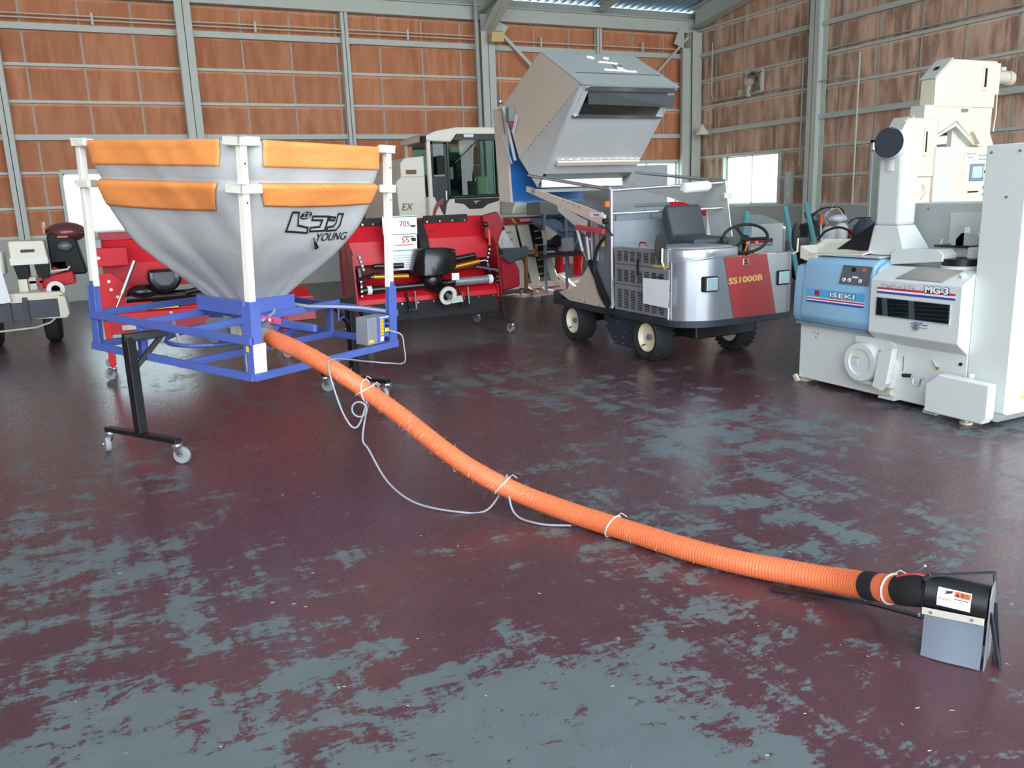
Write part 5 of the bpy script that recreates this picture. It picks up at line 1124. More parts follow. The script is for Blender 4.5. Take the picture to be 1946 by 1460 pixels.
# ================================================================== ROTARY TILLERS
def caster_mb(t, p, yaw_, r=.05):
    a = V((math.cos(yaw_), math.sin(yaw_), 0)); u = V((-a.y, a.x, 0)); p = V(p); wc = p + u * .035 + V((0, 0, r - p.z))
    c_ = part('caster', MB().cyl(p - V((0, 0, .015)), p, .03, 10).bar(p - a * .026 - V((0, 0, .01)), wc - a * .022, .035, .004, up=a).bar(p + a * .026 - V((0, 0, .01)), wc + a * .022, .035, .004, up=a), CHROME, t)
    part('wheel', MB().cyl(wc - a * .014, wc + a * .014, r, 18), WHEELG, c_, smooth=.7)
BLUEB = mat('gloss_black_casting', (22, 23, 26), .25, 0, .1, 6, coat=.3)
tl = thing('rotary_tiller', 'red rotary tiller with black gearbox hood and gold cylinders on a wheeled stand', 'tiller', (3.3, 9.3, 0))
Y0 = 9.3
part('rear_cover', MB().prism([(9.50, 1.36), (9.34, 1.12), (9.30, .86), (9.32, .86), (9.36, 1.11), (9.53, 1.35)], 2.35, 3.24), RED, tl, .003)
part('rear_cover', MB().prism([(9.50, 1.36), (9.34, 1.12), (9.30, .86), (9.32, .86), (9.36, 1.11), (9.53, 1.35)], 3.36, 4.12), RED, tl, .003)
part('backing_frame', MB().box(2.35, 4.15, 9.55, 9.60, .5, 1.36), REDD, tl, .004)
for x0, x1 in ((2.45, 2.9), (3.36, 3.92)): 
    rs = part('rubber_strip', MB().box(x0, x1, 9.44, 9.455, 1.30, 1.385), BLACKR, tl)
    for k in range(4): x = x0 + .04 + k * (x1 - x0 - .08) / 3; part('bolt', MB().cyl((x, 9.43, 1.315), (x, 9.44, 1.315), .011, 8), CHROME, rs)
part('centre_strap', MB().prism([(9.44, 1.33), (9.26, 1.10), (9.22, .82), (9.30, .80), (9.36, 1.1), (9.52, 1.34)], 3.23, 3.35), BLACKR, tl, .01)
part('deck', MB().prism([(9.30, .72), (9.0, .50), (8.98, .44), (9.5, .44), (9.5, .72)], 2.38, 4.08), RED, tl, .006)
part('deck_end', MB().prism([(9.30, .74), (8.97, .52), (8.97, .41), (9.5, .41), (9.5, .74)], 4.07, 4.10), RED, tl, .003)
fl_ = part('rubber_skirt', MB().box(2.42, 4.08, 8.985, 9.0, .24, .45), BLACKR, tl)
for k in range(9): part('bolt', MB().cyl((2.5 + k * .19, 8.97, .425), (2.5 + k * .19, 8.985, .425), .011, 8), CHROME, fl_)
for sx_, x in ((1, 2.36), (-1, 4.14)):
    part('side_plate', MB().prism([(9.45, 1.30), (9.05, 1.0), (8.98, .45), (9.1, .28), (9.5, .35), (9.62, .9)], x, x + .02 * sx_), REDD, tl, .003)
    ar = part('link_arm', MB().bar((x + .10 * sx_, 9.12, .58), (x + .10 * sx_, 9.2, .84), .05, .08).bar((x + .02 * sx_, 9.0, .72), (x + .30 * sx_, 9.08, .78), .07, .04), BLUEB, tl, .01)
    for z in (.55, .60, .65, .71): part('bolt', MB().cyl((x + .06 * sx_, 8.96, z), (x + .06 * sx_, 8.99, z), .011, 8), CHROME, ar)
part('main_shaft', MB().cyl((2.42, 9.05, .60), (4.12, 9.05, .62), .042, 16), BLUEB, tl, smooth=.8)
part('drive_sleeve', MB().cyl((3.55, 9.03, .615), (3.98, 9.03, .62), .05, 16), mat('silver_label_tube', (150, 152, 156), .35, .4, .4, 16), tl, smooth=.8)
part('shaft_collar', MB().cyl((3.98, 9.03, .62), (4.03, 9.03, .62), .054, 16), PAPER, tl); part('shaft_collar', MB().cyl((2.50, 9.04, .60), (2.55, 9.04, .60), .05, 16), PAPER, tl)
part('gear_case', MB().ball((3.28, 9.08, .66), 1, (.14, .14, .15), 20, 12).cyl((3.30, 9.1, .60), (3.36, 8.82, .50), .085, 18), BLUEB, tl, smooth=.9)
part('white_shaft_guard', MB().lathe([(0, .105), (-.03, .108), (-.03, .065), (0, .062)], (3.37, 8.82, .50), (-.15, 1, .3), 26, cap=False), WHITE, tl, smooth=.6)
part('spline_shaft', MB().cyl((3.37, 8.82, .50), (3.38, 8.74, .47), .025, 12), GALV_D, tl)
part('tag_plate', MB().poly([(3.42, 8.80, .40), (3.56, 8.80, .41), (3.55, 8.82, .48), (3.41, 8.82, .47)], .002), mat('pale_green_tag', (176, 196, 176), .6), tl)
hd = part('gearbox_hood', MB().add([(3.02, 9.0, .74), (3.12, 8.85, .72), (3.40, 8.84, .72), (3.56, 8.95, .80), (3.10, 9.05, 1.02), (3.17, 8.92, 1.04), (3.40, 8.92, 1.04), (3.58, 9.0, 1.0), (3.05, 9.25, .76), (3.56, 9.25, .8), (3.12, 9.25, 1.03), (3.58, 9.25, 1.0)],
     [(0, 1, 5, 4), (1, 2, 6, 5), (2, 3, 7, 6), (4, 5, 6, 7, 11, 10), (0, 4, 10, 8), (3, 9, 11, 7), (8, 10, 11, 9), (0, 8, 9, 3, 2, 1)]), BLUEB, tl, .02, smooth=.8, seg=2)
part('hood_window', MB().poly([(3.42, 8.925, .84), (3.56, 8.985, .86), (3.575, 8.99, .98), (3.41, 8.915, .99)], .012), mat('smoke_plastic', (96, 100, 108), .15, 0, .1), hd)
part('gold_cylinder', MB().cyl((3.52, 9.0, .79), (3.86, 8.99, .84), .028, 14), GOLDM, tl, smooth=.8); part('gold_cylinder', MB().cyl((2.58, 9.02, .745), (2.98, 9.0, .73), .028, 14), GOLDM, tl, smooth=.8)
part('cylinder_rod', MB().cyl((3.86, 8.99, .84), (3.95, 8.98, .85), .012, 8), CHROME, tl); part('cylinder_rod', MB().cyl((2.50, 9.03, .75), (2.58, 9.02, .745), .012, 8), CHROME, tl)
part('damper', MB().cyl((3.42, 9.05, .86), (3.84, 9.05, .91), .035, 14), BLUEB, tl, smooth=.8); part('damper', MB().cyl((2.60, 9.06, .86), (2.95, 9.06, .85), .03, 14), BLUEB, tl, smooth=.8)
for x, sg in ((3.95, 1), (2.46, -1)):
    part('adjust_link', MB().bar((x, 8.97, .82), (x + .05 * sg, 8.99, 1.02), .035, .012, up=(0, 1, 0)), BLUEB, tl, .004)
    for k in range(4): part('bolt', MB().cyl((x + .012 * k * sg, 8.955, .84 + k * .045), (x + .012 * k * sg, 8.965, .84 + k * .045), .012, 8), GALV_S, tl)
part('orange_rod', MB().cyl((4.0, 8.98, 1.02), (4.03, 9.05, 1.20), .012, 8), ORP, tl); part('pivot', MB().ball((4.0, 9.08, 1.26), .035), BLUEB, tl, smooth=.9)
for x in (2.97, 3.62):
    part('hitch_bracket', MB().bar((x - .05, 8.95, .56), (x - .03, 8.9, .36), .022, .03).bar((x + .06, 8.95, .56), (x + .05, 8.9, .36), .022, .03).bar((x - .05, 8.9, .36), (x + .07, 8.9, .36), .022, .022), BLUEB, tl, .003)
part('side_fin', MB().poly([(4.14, 8.95, .98), (4.56, 9.1, .96), (4.57, 9.1, .88), (4.46, 9.08, .82), (4.24, 8.98, .80), (4.16, 8.95, .86)], .01), mat('slate_rubber', (62, 70, 78), .6), tl)
part('side_blade', MB().poly([(4.24, 9.3, 1.12), (4.34, 9.3, 1.18), (4.52, 9.4, .95), (4.40, 9.4, .88), (4.26, 9.3, .98)], .01), GALV, tl)
part('end_housing', MB().prism([(4.16, .86), (4.32, .88), (4.42, .70), (4.42, .50), (4.18, .45)], 9.05, 9.30, 'y'), REDD, tl, .02)
part('top_bracket', MB().prism([(4.02, 1.36), (4.22, 1.40), (4.30, 1.25), (4.20, .98), (4.05, 1.1)], 9.2, 9.3, 'y'), REDD, tl, .01)
dcl = part('warning_label', MB().box(3.40, 3.47, 9.40, 9.42, 1.10, 1.22), PAPER, tl); part('label_print', MB().box(3.40, 3.47, 9.395, 9.40, 1.18, 1.22), INK, dcl); part('label_print', MB().box(3.40, 3.47, 9.395, 9.40, 1.10, 1.115), ORP, dcl)
part('white_tag', MB().box(3.44, 3.53, 8.82, 8.825, .66, .74), PAPER, tl)
for x in (2.42, 4.16):
    part('stand_frame', MB().bar((x, 9.1, .42), (x + .02, 9.0, .13), .035, .035).bar((x - .02, 8.72, .12), (x + .02, 9.0, .12), .04, .03).bar((x + .02, 9.0, .12), (x - .02, 9.75, .12), .04, .03), BLACK, tl, .003)
    for y in (8.74, 9.75): caster_mb(tl, (x - .01, y, .105), .4)
# price boards hung on the tiller
bd = thing('price_board', 'white price board with red figures hung on the tiller behind the hopper post', 'price board', (2.97, 9.25, .8))
b1 = part('board', MB().box(2.78, 3.17, 9.17, 9.175, 1.10, 1.24), PAPER, bd); b2 = part('board', MB().box(2.76, 3.15, 9.155, 9.16, .98, 1.10) if False else MB().box(2.78, 3.16, 9.155, 9.16, 1.0, 1.20), PAPER, bd)
b0 = part('board', MB().box(2.78, 3.19, 9.20, 9.205, 1.19, 1.40), PAPER, bd); b3 = part('sheet', MB().box(2.80, 3.15, 9.14, 9.142, .79, 1.0), PAPER, bd)
put_text('lettering', '705', .1, (2.98, 9.196, 1.28), (1, 0, 0), (0, 0, 1), INKR, b0, fit=(.12, .06)); put_text('lettering', '55', .1, (2.98, 9.151, 1.10), (1, 0, 0), (0, 0, 1), INKR, b2, fit=(.09, .055))
for (x0, x1, z, m_, par, y) in ((2.78, 3.19, 1.385, INKG, b0, 9.198), (2.78, 3.16, 1.19, INKG, b2, 9.153), (2.9, 3.12, 1.07, INKR, b2, 9.153), (2.80, 3.13, 1.008, INKG, b2, 9.153), (3.10, 3.15, 1.11, INK, b2, 9.153), (3.11, 3.17, 1.27, INK, b0, 9.198), (3.0, 3.13, 1.16, INK, b2, 9.153), (3.09, 3.15, 1.13, INK, b2, 9.153)):
    part('print_mark', MB().box(x0, x1, y, y + .001, z, z + (.008 if x1 - x0 > .07 else .02)), m_, par)
for k in range(6): part('text_line', MB().box(2.82, 3.05 + .01 * k, 9.138, 9.139, .82 + k * .027, .824 + k * .027), _M['grey_ink'], b3)

t2 = thing('rotary_tiller', 'red rotary tiller with black gearbox half hidden behind the grey hopper cloth', 'tiller', (.8, 9.1, 0))
part('rear_cover', MB().prism([(9.40, 1.30), (9.26, 1.05), (9.24, .80), (9.28, .80), (9.30, 1.04), (9.44, 1.29)], -.12, 1.9), RED, t2, .003)
part('top_rail', MB().box(-.12, 1.9, 9.38, 9.44, 1.28, 1.36), REDD, t2, .004)
part('corner_box', MB().box(-.20, .12, 9.05, 9.3, 1.04, 1.22), RED, t2, .006); part('end_bracket', MB().box(-.24, -.1, 9.1, 9.3, 1.18, 1.30), GALV_D, t2, .004)
part('end_plate', MB().prism([(-.20, .98), (-.05, .98), (.30, .66), (.34, .60), (-.20, .60)], 8.98, 9.0, 'y'), RED, t2, .003)
part('deck', MB().prism([(9.28, .68), (8.96, .58), (8.94, .38), (9.4, .38), (9.4, .68)], -.14, 1.88), RED, t2, .006)
part('lower_cover', MB().prism([(8.98, .60), (8.90, .36), (8.92, .35), (9.0, .58)], .02, 1.88), REDD, t2)
for x, z in ((-.08, .90), (-.07, .82), (-.02, .745), (.06, .71), (-.14, 1.13)): part('bolt', MB().cyl((x, 8.96, z), (x, 8.98, z), .016, 10), GALV_S, t2)
part('gas_strut', MB().cyl((.02, 8.9, .78), (.17, 8.9, 1.09), .022, 12), CHROME, t2, smooth=.8); part('strut_rod', MB().cyl((-.07, 8.9, .60), (.02, 8.9, .78), .012, 8), CHROME, t2, smooth=.8)
part('gearbox_hood', MB().prism([(.27, .99), (.56, .99), (.58, .88), (.52, .79), (.42, .76), (.32, .79), (.26, .88)], 8.82, 9.1, 'y'), BLUEB, t2, .03, smooth=.8, seg=2)
part('hood_window', MB().prism([(.31, .965), (.51, .965), (.51, .88), (.46, .83), (.38, .83), (.32, .88)], 8.81, 8.83, 'y'), mat('smoke_plastic', (96, 100, 108), .15, 0, .1), t2, .01)
part('gear_case', MB().ball((.22, 9.0, .78), 1, (.16, .12, .07), 18, 10), BLUEB, t2, smooth=.9)
part('main_shaft', MB().cyl((.05, 9.0, .72), (1.5, 9.0, .72), .05, 14), BLUEB, t2, smooth=.8)
part('damper', MB().cyl((.60, 8.95, .74), (1.0, 8.95, .80), .03, 12), BLUEB, t2, smooth=.8)
part('yellow_strip', MB().box(.22, .52, 8.93, 8.945, .60, .645), YEL, t2); part('serial_plate', MB().box(-.02, .36, 8.895, 8.905, .42, .47), CREAM_D, t2)
part('hitch_bracket', MB().box(.82, .90, 8.92, 8.98, .50, .64), BLUEB, t2, .006); part('hitch_bracket', MB().box(1.18, 1.26, 8.92, 8.98, .52, .66), BLUEB, t2, .006)
part('stand_leg', MB().box(-.17, -.11, 8.56, 8.62, .14, .62).box(-.17, -.11, 8.56, 8.98, .56, .62), RED, t2, .004); part('stand_leg', MB().box(1.52, 1.58, 8.9, 8.96, .14, .5), RED, t2, .004)
part('stand_rail', MB().box(-.16, -.12, 8.56, 9.3, .12, .15).box(1.53, 1.57, 8.7, 9.3, .12, .15), RED, t2, .003)
for x, y in ((-.14, 8.58), (-.14, 9.28), (1.55, 8.72), (1.55, 9.28)): caster_mb(t2, (x, y, .12), 1.1, .05)

# ================================================================== COMBINE HARVESTER
cb_ = thing('combine_harvester', 'white combine harvester with glazed cab and grain tank beyond the red tiller', 'combine harvester', (5.4, 14.2, 0))
CF = 13.3
CW = mat('combine_white', (226, 220, 206), .35, 0, .03, 2)
part('cab_roof', MB().prism([(4.84, 2.52), (4.84, 2.60), (5.02, 2.68), (5.40, 2.74), (6.15, 2.74), (6.15, 2.56), (5.35, 2.56), (5.28, 2.50)], CF - .02, CF + 1.3, 'y'), CW, cb_, .02, seg=2)
part('roof_visor', MB().prism([(5.30, 2.52), (5.38, 2.63), (6.13, 2.63), (6.13, 2.52)], CF - .05, CF - .02, 'y'), BLACK, cb_, .01)
part('work_lamp', MB().box(5.50, 5.68, CF - .08, CF - .045, 2.57, 2.62), PAPER, cb_, .01); part('indicator', MB().box(4.78, 4.86, CF - .02, CF + .1, 2.50, 2.60), BLACKR, cb_, .01)
for x0, x1 in ((4.86, 4.93), (5.20, 5.25), (6.10, 6.14)): part('cab_pillar', MB().box(x0, x1, CF, CF + .06, 1.35, 2.54), BLACK if x0 > 5 else CW, cb_, .01)
part('cab_pillar', MB().box(4.86, 4.92, CF + 1.1, CF + 1.16, 1.3, 2.54), CW, cb_, .01); part('cab_pillar', MB().box(6.10, 6.15, CF + 1.1, CF + 1.16, 1.3, 2.54), BLACK, cb_, .01)
dr = part('side_door', MB().box(4.93, 5.20, CF + .005, CF + .025, 1.33, 1.95).box(4.93, 4.97, CF + .005, CF + .025, 1.95, 2.52).box(5.16, 5.20, CF + .005, CF + .025, 1.95, 2.52).box(4.93, 5.2, CF + .005, CF + .025, 2.47, 2.52), BLACK, cb_, .004)
part('door_pane', MB().box(4.97, 5.16, CF + .01, CF + .016, 1.95, 2.47), GLASSG, dr); part('door_handle', MB().box(5.14, 5.18, CF - .02, CF + .004, 1.55, 1.72), CHROME, dr, .01)
part('cab_mirror', MB().box(4.98, 5.12, CF - .12, CF - .08, 1.98, 2.28), BLACKR, cb_, .03, seg=2)
part('windscreen', MB().grid(lambda i, j: V((5.25 + .86 * i, CF - .06 * math.sin(PI * i), 1.63 + .90 * j)), 12, 1), GLASSG, cb_, smooth=1)
part('rear_pane', MB().box(5.0, 6.1, CF + 1.12, CF + 1.13, 1.6, 2.5), GLASSG, cb_)
part('wiper', MB().bar((5.72, CF - .09, 2.50), (5.32, CF - .07, 2.16), .018, .01), BLACK, cb_)
part('windscreen_sill', MB().box(5.22, 6.14, CF - .07, CF + .1, 1.585, 1.635), BLACK, cb_, .01)
part('front_grille', MB().prism([(5.30, 1.57), (6.12, 1.57), (6.12, 1.52), (5.9, 1.47), (5.80, 1.40), (5.56, 1.40), (5.46, 1.49), (5.30, 1.51)], CF - .05, CF, 'y'), BLACK, cb_, .006)
part('grille_emblem', MB().add([(5.62, CF - .055, 1.53), (5.78, CF - .055, 1.535), (5.70, CF - .055, 1.51), (5.67, CF - .055, 1.47), (5.66, CF - .055, 1.51)], [(0, 1, 2, 3, 4)]), CHROME, cb_)
part('front_cowl', MB().prism([(5.22, 1.58), (6.14, 1.60), (6.14, 1.2), (5.10, 1.2), (5.16, 1.5)], CF - .03, CF + 1.0, 'y'), CW, cb_, .02, seg=2)
part('cab_floor', MB().box(4.9, 6.12, CF + .1, CF + 1.1, 1.55, 1.62), BLACK, cb_)
st3 = part('operator_seat', MB().prism([(CF + .55, 1.75), (CF + .98, 1.75), (CF + 1.0, 2.25), (CF + .92, 2.25), (CF + .86, 1.85), (CF + .55, 1.85)], 5.35, 5.75), BLACKR, cb_, .03, seg=2)
part('console', MB().box(5.85, 6.05, CF + .25, CF + .8, 1.62, 1.95), GALV_S, cb_, .02); part('control_lever', MB().tube([(5.55, CF + .2, 1.62), (5.58, CF + .2, 2.05)], .015, 6), BLACKR, cb_)
part('monitor', MB().box(5.30, 5.36, CF + .12, CF + .15, 1.9, 2.1), GALV_S, cb_, .005); part('steering_column', MB().cyl((5.55, CF + .3, 1.62), (5.55, CF + .22, 1.92), .05, 10).tube([(5.55 + .16 * math.cos(a), CF + .22 + .06 * math.sin(a), 1.93 + .10 * math.sin(a)) for a in [2 * PI * k / 20 for k in range(20)]], .014, 6, closed=True), BLACKR, cb_)
part('grain_tank', MB().prism([(4.36, 1.2), (4.33, 1.88), (4.42, 1.96), (4.42, 2.18), (4.50, 2.26), (4.84, 2.29), (4.84, 1.2)], CF + .10, CF + 2.2, 'y'), CW, cb_, .02, seg=2)
part('tank_vent', MB().box(4.51, 4.69, CF + .092, CF + .10, 2.0, 2.07), mat('brown_vent', (120, 92, 60), .6), cb_); part('tank_seam', MB().box(4.42, 4.84, CF + .09, CF + .1, 1.955, 1.965), CREAM_D, cb_)
lf = put_text('lettering', 'EX', .2, (4.40, CF + .085, 1.42), (1, 0, 0), (0, 0, 1), mat('dark_gold', (96, 82, 30), .4, .3), cb_, fit=(.20, .11), shear=.25)
part('red_crescent', MB().add([(4.88 + .0, CF - .04, 1.2)] + [(4.88 + .22 * (1 - math.cos(a)), CF - .04, 1.25 + .34 * math.sin(a)) for a in [.2 + (PI / 2 - .2) * k / 8 for k in range(9)]] + [(4.93 + .16 * (1 - math.cos(a)), CF - .04, 1.22 + .28 * math.sin(a)) for a in [PI / 2 - (PI / 2 - .2) * k / 8 for k in range(9)]], [tuple(range(19))]), BADGE, cb_)
part('side_cover', MB().prism([(4.84, 1.2), (4.84, 1.62), (4.94, 1.62), (5.10, 1.30), (5.12, 1.2)], CF - .03, CF + .4, 'y'), CW, cb_, .01)
part('lower_body', MB().box(4.4, 6.2, CF + .2, CF + 3.0, .45, 1.2), CHAR, cb_, .02)
trk = part('crawler_track', MB().tube([(4.75, CF + .6, .2), (4.75, CF + .4, .35), (4.75, CF + .9, .52), (4.75, CF + 2.6, .52), (4.75, CF + 3.0, .3), (4.75, CF + 2.7, .2)], .14, 8, closed=True), BLACKR, cb_); trk2 = part('crawler_track', MB().tube([(5.9, CF + .6, .2), (5.9, CF + .4, .35), (5.9, CF + .9, .52), (5.9, CF + 2.6, .52), (5.9, CF + 3.0, .3), (5.9, CF + 2.7, .2)], .14, 8, closed=True), BLACKR, cb_)
# header: lamp cowl, red cross board, cream divider planks, black pickup with tines
part('header_cowl', MB().prism([(6.20, 1.28), (6.28, 1.50), (6.48, 1.56), (6.95, 1.50), (6.95, 1.26)], CF - .35, CF + .3, 'y'), CW, cb_, .03, seg=2)
hl = part('header_lamp', MB().add([(6.50, CF - .36, 1.40), (6.86, CF - .36, 1.42), (6.76, CF - .36, 1.32), (6.60, CF - .36, 1.32)], [(0, 1, 2, 3)]), RED, cb_); part('lens', MB().ball((6.68, CF - .37, 1.37), 1, (.09, .015, .035)), CHROME, hl)
xb = part('cross_board', MB().box(6.02, 6.92, CF - .42, CF - .38, 1.115, 1.235), mat('board_red', (168, 40, 40), .35), cb_, .004)
put_text('lettering', 'YANMAR', .1, (6.31, CF - .425, 1.150), (1, 0, .03), (0, 0, 1), PAPER, xb, fit=(.33, .055), off=.003)
for x, sg in ((6.21, -1), (6.76, 1)): part('gold_swoosh', MB().add([(x - .05 * sg, CF - .424, 1.22), (x - .01 * sg, CF - .424, 1.22), (x - .06 * sg, CF - .424, 1.13), (x - .1 * sg, CF - .424, 1.13)] if sg > 0 else [(x - .06, CF - .424, 1.22), (x - .02, CF - .424, 1.22), (x + .05, CF - .424, 1.13), (x + .0, CF - .424, 1.13)], [(0, 1, 2, 3)]), GOLD, xb)
CRP = mat('divider_cream', (212, 212, 198), .45, 0, .03, 3)
def plank(x0, x1, X0, X1, zt_, zb, yt=12.95, yb=12.55): return part('divider_plank', MB().add([(x0, yt, zt_), (x1, yt, zt_), (X1, yb, zb), (X0, yb, zb), (x0, yt + .05, zt_), (x1, yt + .05, zt_), (X1, yb + .05, zb), (X0, yb + .05, zb)], [(0, 3, 2, 1), (4, 5, 6, 7), (0, 1, 5, 4), (1, 2, 6, 5), (2, 3, 7, 6), (3, 0, 4, 7)]), CRP, cb_, .008)
plank(6.05, 6.26, 6.12, 6.28, 1.11, .10); plank(6.30, 6.52, 6.36, 6.52, 1.11, .10); plank(6.76, 6.93, 6.76, 6.88, .56, .12)
for x, X in ((6.99, 7.06),): part('divider_tip', MB().add([(6.90, 12.6, .26), (7.08, 12.6, .26), (7.08, 12.6, .16), (7.10, 12.3, .02), (7.06, 12.3, .02), (6.9, 12.7, .2)], [(0, 1, 2, 3, 4, 5)]), CRP, cb_)
part('pickup_case', MB().prism([(13.0, 1.10), (12.75, .2), (13.1, .1), (13.4, 1.1)], 5.9, 6.78), BLACK, cb_, .01)
for k in range(7):
    for x in (5.98, 6.56): part('pickup_tine', MB().bar((x, 12.82 - .02 * k, .98 - k * .12), (x + .10, 12.72 - .02 * k, 1.0 - k * .12), .012, .018), CHROME, cb_)
for x in (6.2, 6.44, 6.8, 7.0): part('divider_foot', MB().tube([(x, 12.6, .12), (x + .03, 12.35, .04), (x + .10, 12.1, .015)], .014, 6), GALV_S, cb_)
part('red_guide', MB().box(7.1, 7.16, 12.9, 13.1, .2, .62), RED, cb_, .006); part('red_guide', MB().box(7.5, 7.56, 12.95, 13.15, .15, .66), RED, cb_, .006)
for x in (7.28, 7.7, 7.86): part('reel_ring', MB().tube([(x + .07 * math.cos(a), 13.05, .42 + .16 * math.sin(a)) for a in [2 * PI * k / 20 for k in range(20)]], .016, 6, closed=True), REDD, cb_)

# machines and odds between the combine and the carrier
gs = thing('grain_sorter', 'blue grey grain sorter frame with sloping chute and motor', 'sorter', (6.9, 12.3, 0))
BG = mat('sorter_blue_grey', (112, 134, 164), .5, 0, .05, 3)
part('top_box', MB().box(6.36, 7.4, 12.2, 12.7, 1.26, 1.50), GALV_D, gs, .006); part('top_box_rim', MB().box(6.34, 7.42, 12.17, 12.2, 1.22, 1.26), CHAR, gs)
part('sloping_chute', MB().prism([(6.36, 1.22), (6.62, 1.22), (7.0, 1.0), (7.0, .80), (6.86, .80), (6.36, 1.12)], 12.25, 12.5, 'y'), BG, gs, .004)
part('body_panel', MB().box(6.60, 7.5, 12.45, 12.5, .66, 1.22), mat('sorter_dark_panel', (86, 100, 118), .5), gs)
part('cross_bar', MB().box(6.7, 7.45, 12.18, 12.22, .98, 1.02), GALV_D, gs)
for x in (6.42, 6.82, 7.42): part('leg_post', MB().box(x - .02, x + .02, 12.16, 12.2, 0, 1.3), mat('slate_post', (136, 150, 166), .5), gs)
part('diagonal_brace', MB().bar((6.9, 12.15, .64), (7.15, 12.15, 1.05), .025).bar((7.15, 12.15, 1.05), (7.35, 12.15, .6), .025), _M['slate_post'], gs)
part('motor', MB().cyl((6.62, 12.1, .83), (6.62, 12.3, .83), .10, 18), BLACK, gs, smooth=.7); part('motor_cover', MB().box(6.68, 6.90, 12.05, 12.2, .66, .88), GALV, gs, .01)
part('cream_gate', MB().prism([(6.40, 1.10), (6.62, .96), (6.46, .86), (6.40, .86)], 12.1, 12.12, 'y'), CREAM, gs); part('deck', MB().box(6.3, 7.4, 12.0, 12.6, .58, .62), mat('brown_deck', (88, 72, 66), .7), gs)
part('white_cylinder', MB().cyl((6.33, 12.0, .80), (6.33, 12.0, 1.02), .035, 12), CREAM_D, gs)
wf = thing('timber_frame', 'small brown timber frame on wheels before the cream divider planks', 'frame', (6.0, 11.95, 0))
part('upright', MB().box(5.93, 5.98, 11.95, 12.0, .1, .80), WOOD, wf, .004); part('cross_rail', MB().box(5.98, 6.16, 11.95, 12.0, .68, .73), WOOD, wf, .004); part('upright', MB().box(6.13, 6.17, 11.95, 12.0, .62, .82), WOOD, wf, .004)
part('foot_rail', MB().box(5.93, 5.98, 11.7, 12.2, .08, .11), WOOD, wf, .003)
for y in (11.74, 12.16): caster_mb(wf, (5.955, y, .09), 0, .04)
single('green_mat', MB().box(7.5, 8.1, 11.9, 12.7, 0, .012), mat('green_turf', (86, 130, 70), .9, bump=.4), 'green mat on the sunlit floor behind the silver carrier', 'mat')

# ================================================================== RICE PLANTER (far left)
pl = thing('rice_planter', 'white and red rice planter with navy skirts and a copper tinted hood', 'planter', (-.9, 12.1, 0))
PY = 11.7
part('seed_box', MB().prism([(-1.14, 1.02), (-1.14, 1.26), (-.76, 1.25), (-.74, 1.0)], PY, PY + .4, 'y'), CREAM, pl, .012); part('box_lip', MB().box(-1.15, -.74, PY - .015, PY + .01, .97, 1.06), WHITE, pl, .006)
part('box_window', MB().box(-1.02, -.87, PY - .006, PY, 1.12, 1.155), CHAR, pl)
for x in (-1.12, -.90): part('seed_funnel', MB().add([(x, PY - .02, .97), (x + .16, PY - .02, .97), (x + .16, PY + .14, .97), (x, PY + .14, .97), (x + .03, PY, .80), (x + .15, PY, .80), (x + .15, PY + .12, .80), (x + .03, PY + .12, .80)], [(0, 3, 2, 1), (4, 5, 6, 7), (0, 1, 5, 4), (1, 2, 6, 5), (2, 3, 7, 6), (3, 0, 4, 7)]), BLACKR, pl, .006)
part('metering_unit', MB().box(-1.10, -1.0, PY, PY + .12, .64, .80), CREAM, pl, .006); part('metering_unit', MB().box(-.98, -.90, PY, PY + .12, .66, .82), CREAM_D, pl, .006)
part('red_post', MB().box(-.87, -.84, PY, PY + .04, .64, .86).box(-1.0, -.84, PY, PY + .03, .74, .77), RED, pl)
dk = part('deck_cover', MB().prism([(-1.5, .36), (-1.5, .66), (-.64, .64), (-.60, .56), (-.58, .36), (-.62, .31)], PY - .25, PY + .1, 'y'), CREAM, pl, .015, seg=2)
part('navy_skirt', MB().box(-1.02, -.69, PY - .262, PY - .25, .34, .56), NAVY, dk, .004); part('navy_skirt', MB().box(-1.5, -1.05, PY - .262, PY - .25, .32, .54), NAVY, dk, .004)
part('orange_reflector', MB().box(-.67, -.62, PY - .255, PY - .25, .585, .6), ORP, dk)
part('guard_rail', MB().tube([(-1.5, PY - .35, .22), (-.95, PY - .35, .24), (-.8, PY - .3, .28), (-.72, PY - .2, .34)], .012, 6), GALV_S, pl); part('support_post', MB().box(-1.24, -1.19, PY - .3, PY - .25, .16, .6).box(-1.06, -1.01, PY - .3, PY - .25, .2, .6), BLACK, pl)
part('wheel', MB().lathe([(-.08, .10), (-.09, .26), (-.06, .30), (.06, .30), (.09, .26), (.08, .10)], (-.80, PY + .1, .30), (1, 0, 0), 30), TYRE, pl, smooth=.8); part('wheel', MB().lathe([(-.08, .10), (-.09, .26), (-.06, .30), (.06, .30), (.09, .26), (.08, .10)], (-1.45, PY + .1, .30), (1, 0, 0), 30), TYRE, pl, smooth=.8)
part('red_deck', MB().prism([(-.86, .66), (-.84, .80), (-.50, .86), (-.48, .70)], PY + .1, PY + .5, 'y'), RED, pl, .01); part('red_seat_base', MB().box(-.74, -.55, PY + .3, PY + .6, .86, .99), RED, pl, .02)
part('spare_rim', MB().lathe([(0, .10), (-.03, .10), (-.03, .05), (0, .05)], (-.70, PY - .1, .66), (0, 1, 0), 22), WHITE, pl, smooth=.6)
part('engine_case', MB().prism([(-.74, .90), (-.74, 1.30), (-.66, 1.34), (-.42, 1.26), (-.34, .80), (-.5, .80)], PY + .3, PY + .8, 'y'), mat('matt_black', (20, 21, 23), .7), pl, .02); part('headlight', MB().ball((-.55, PY + .28, 1.16), 1, (.09, .05, .06)), _M['smoke_plastic'], pl, smooth=1)
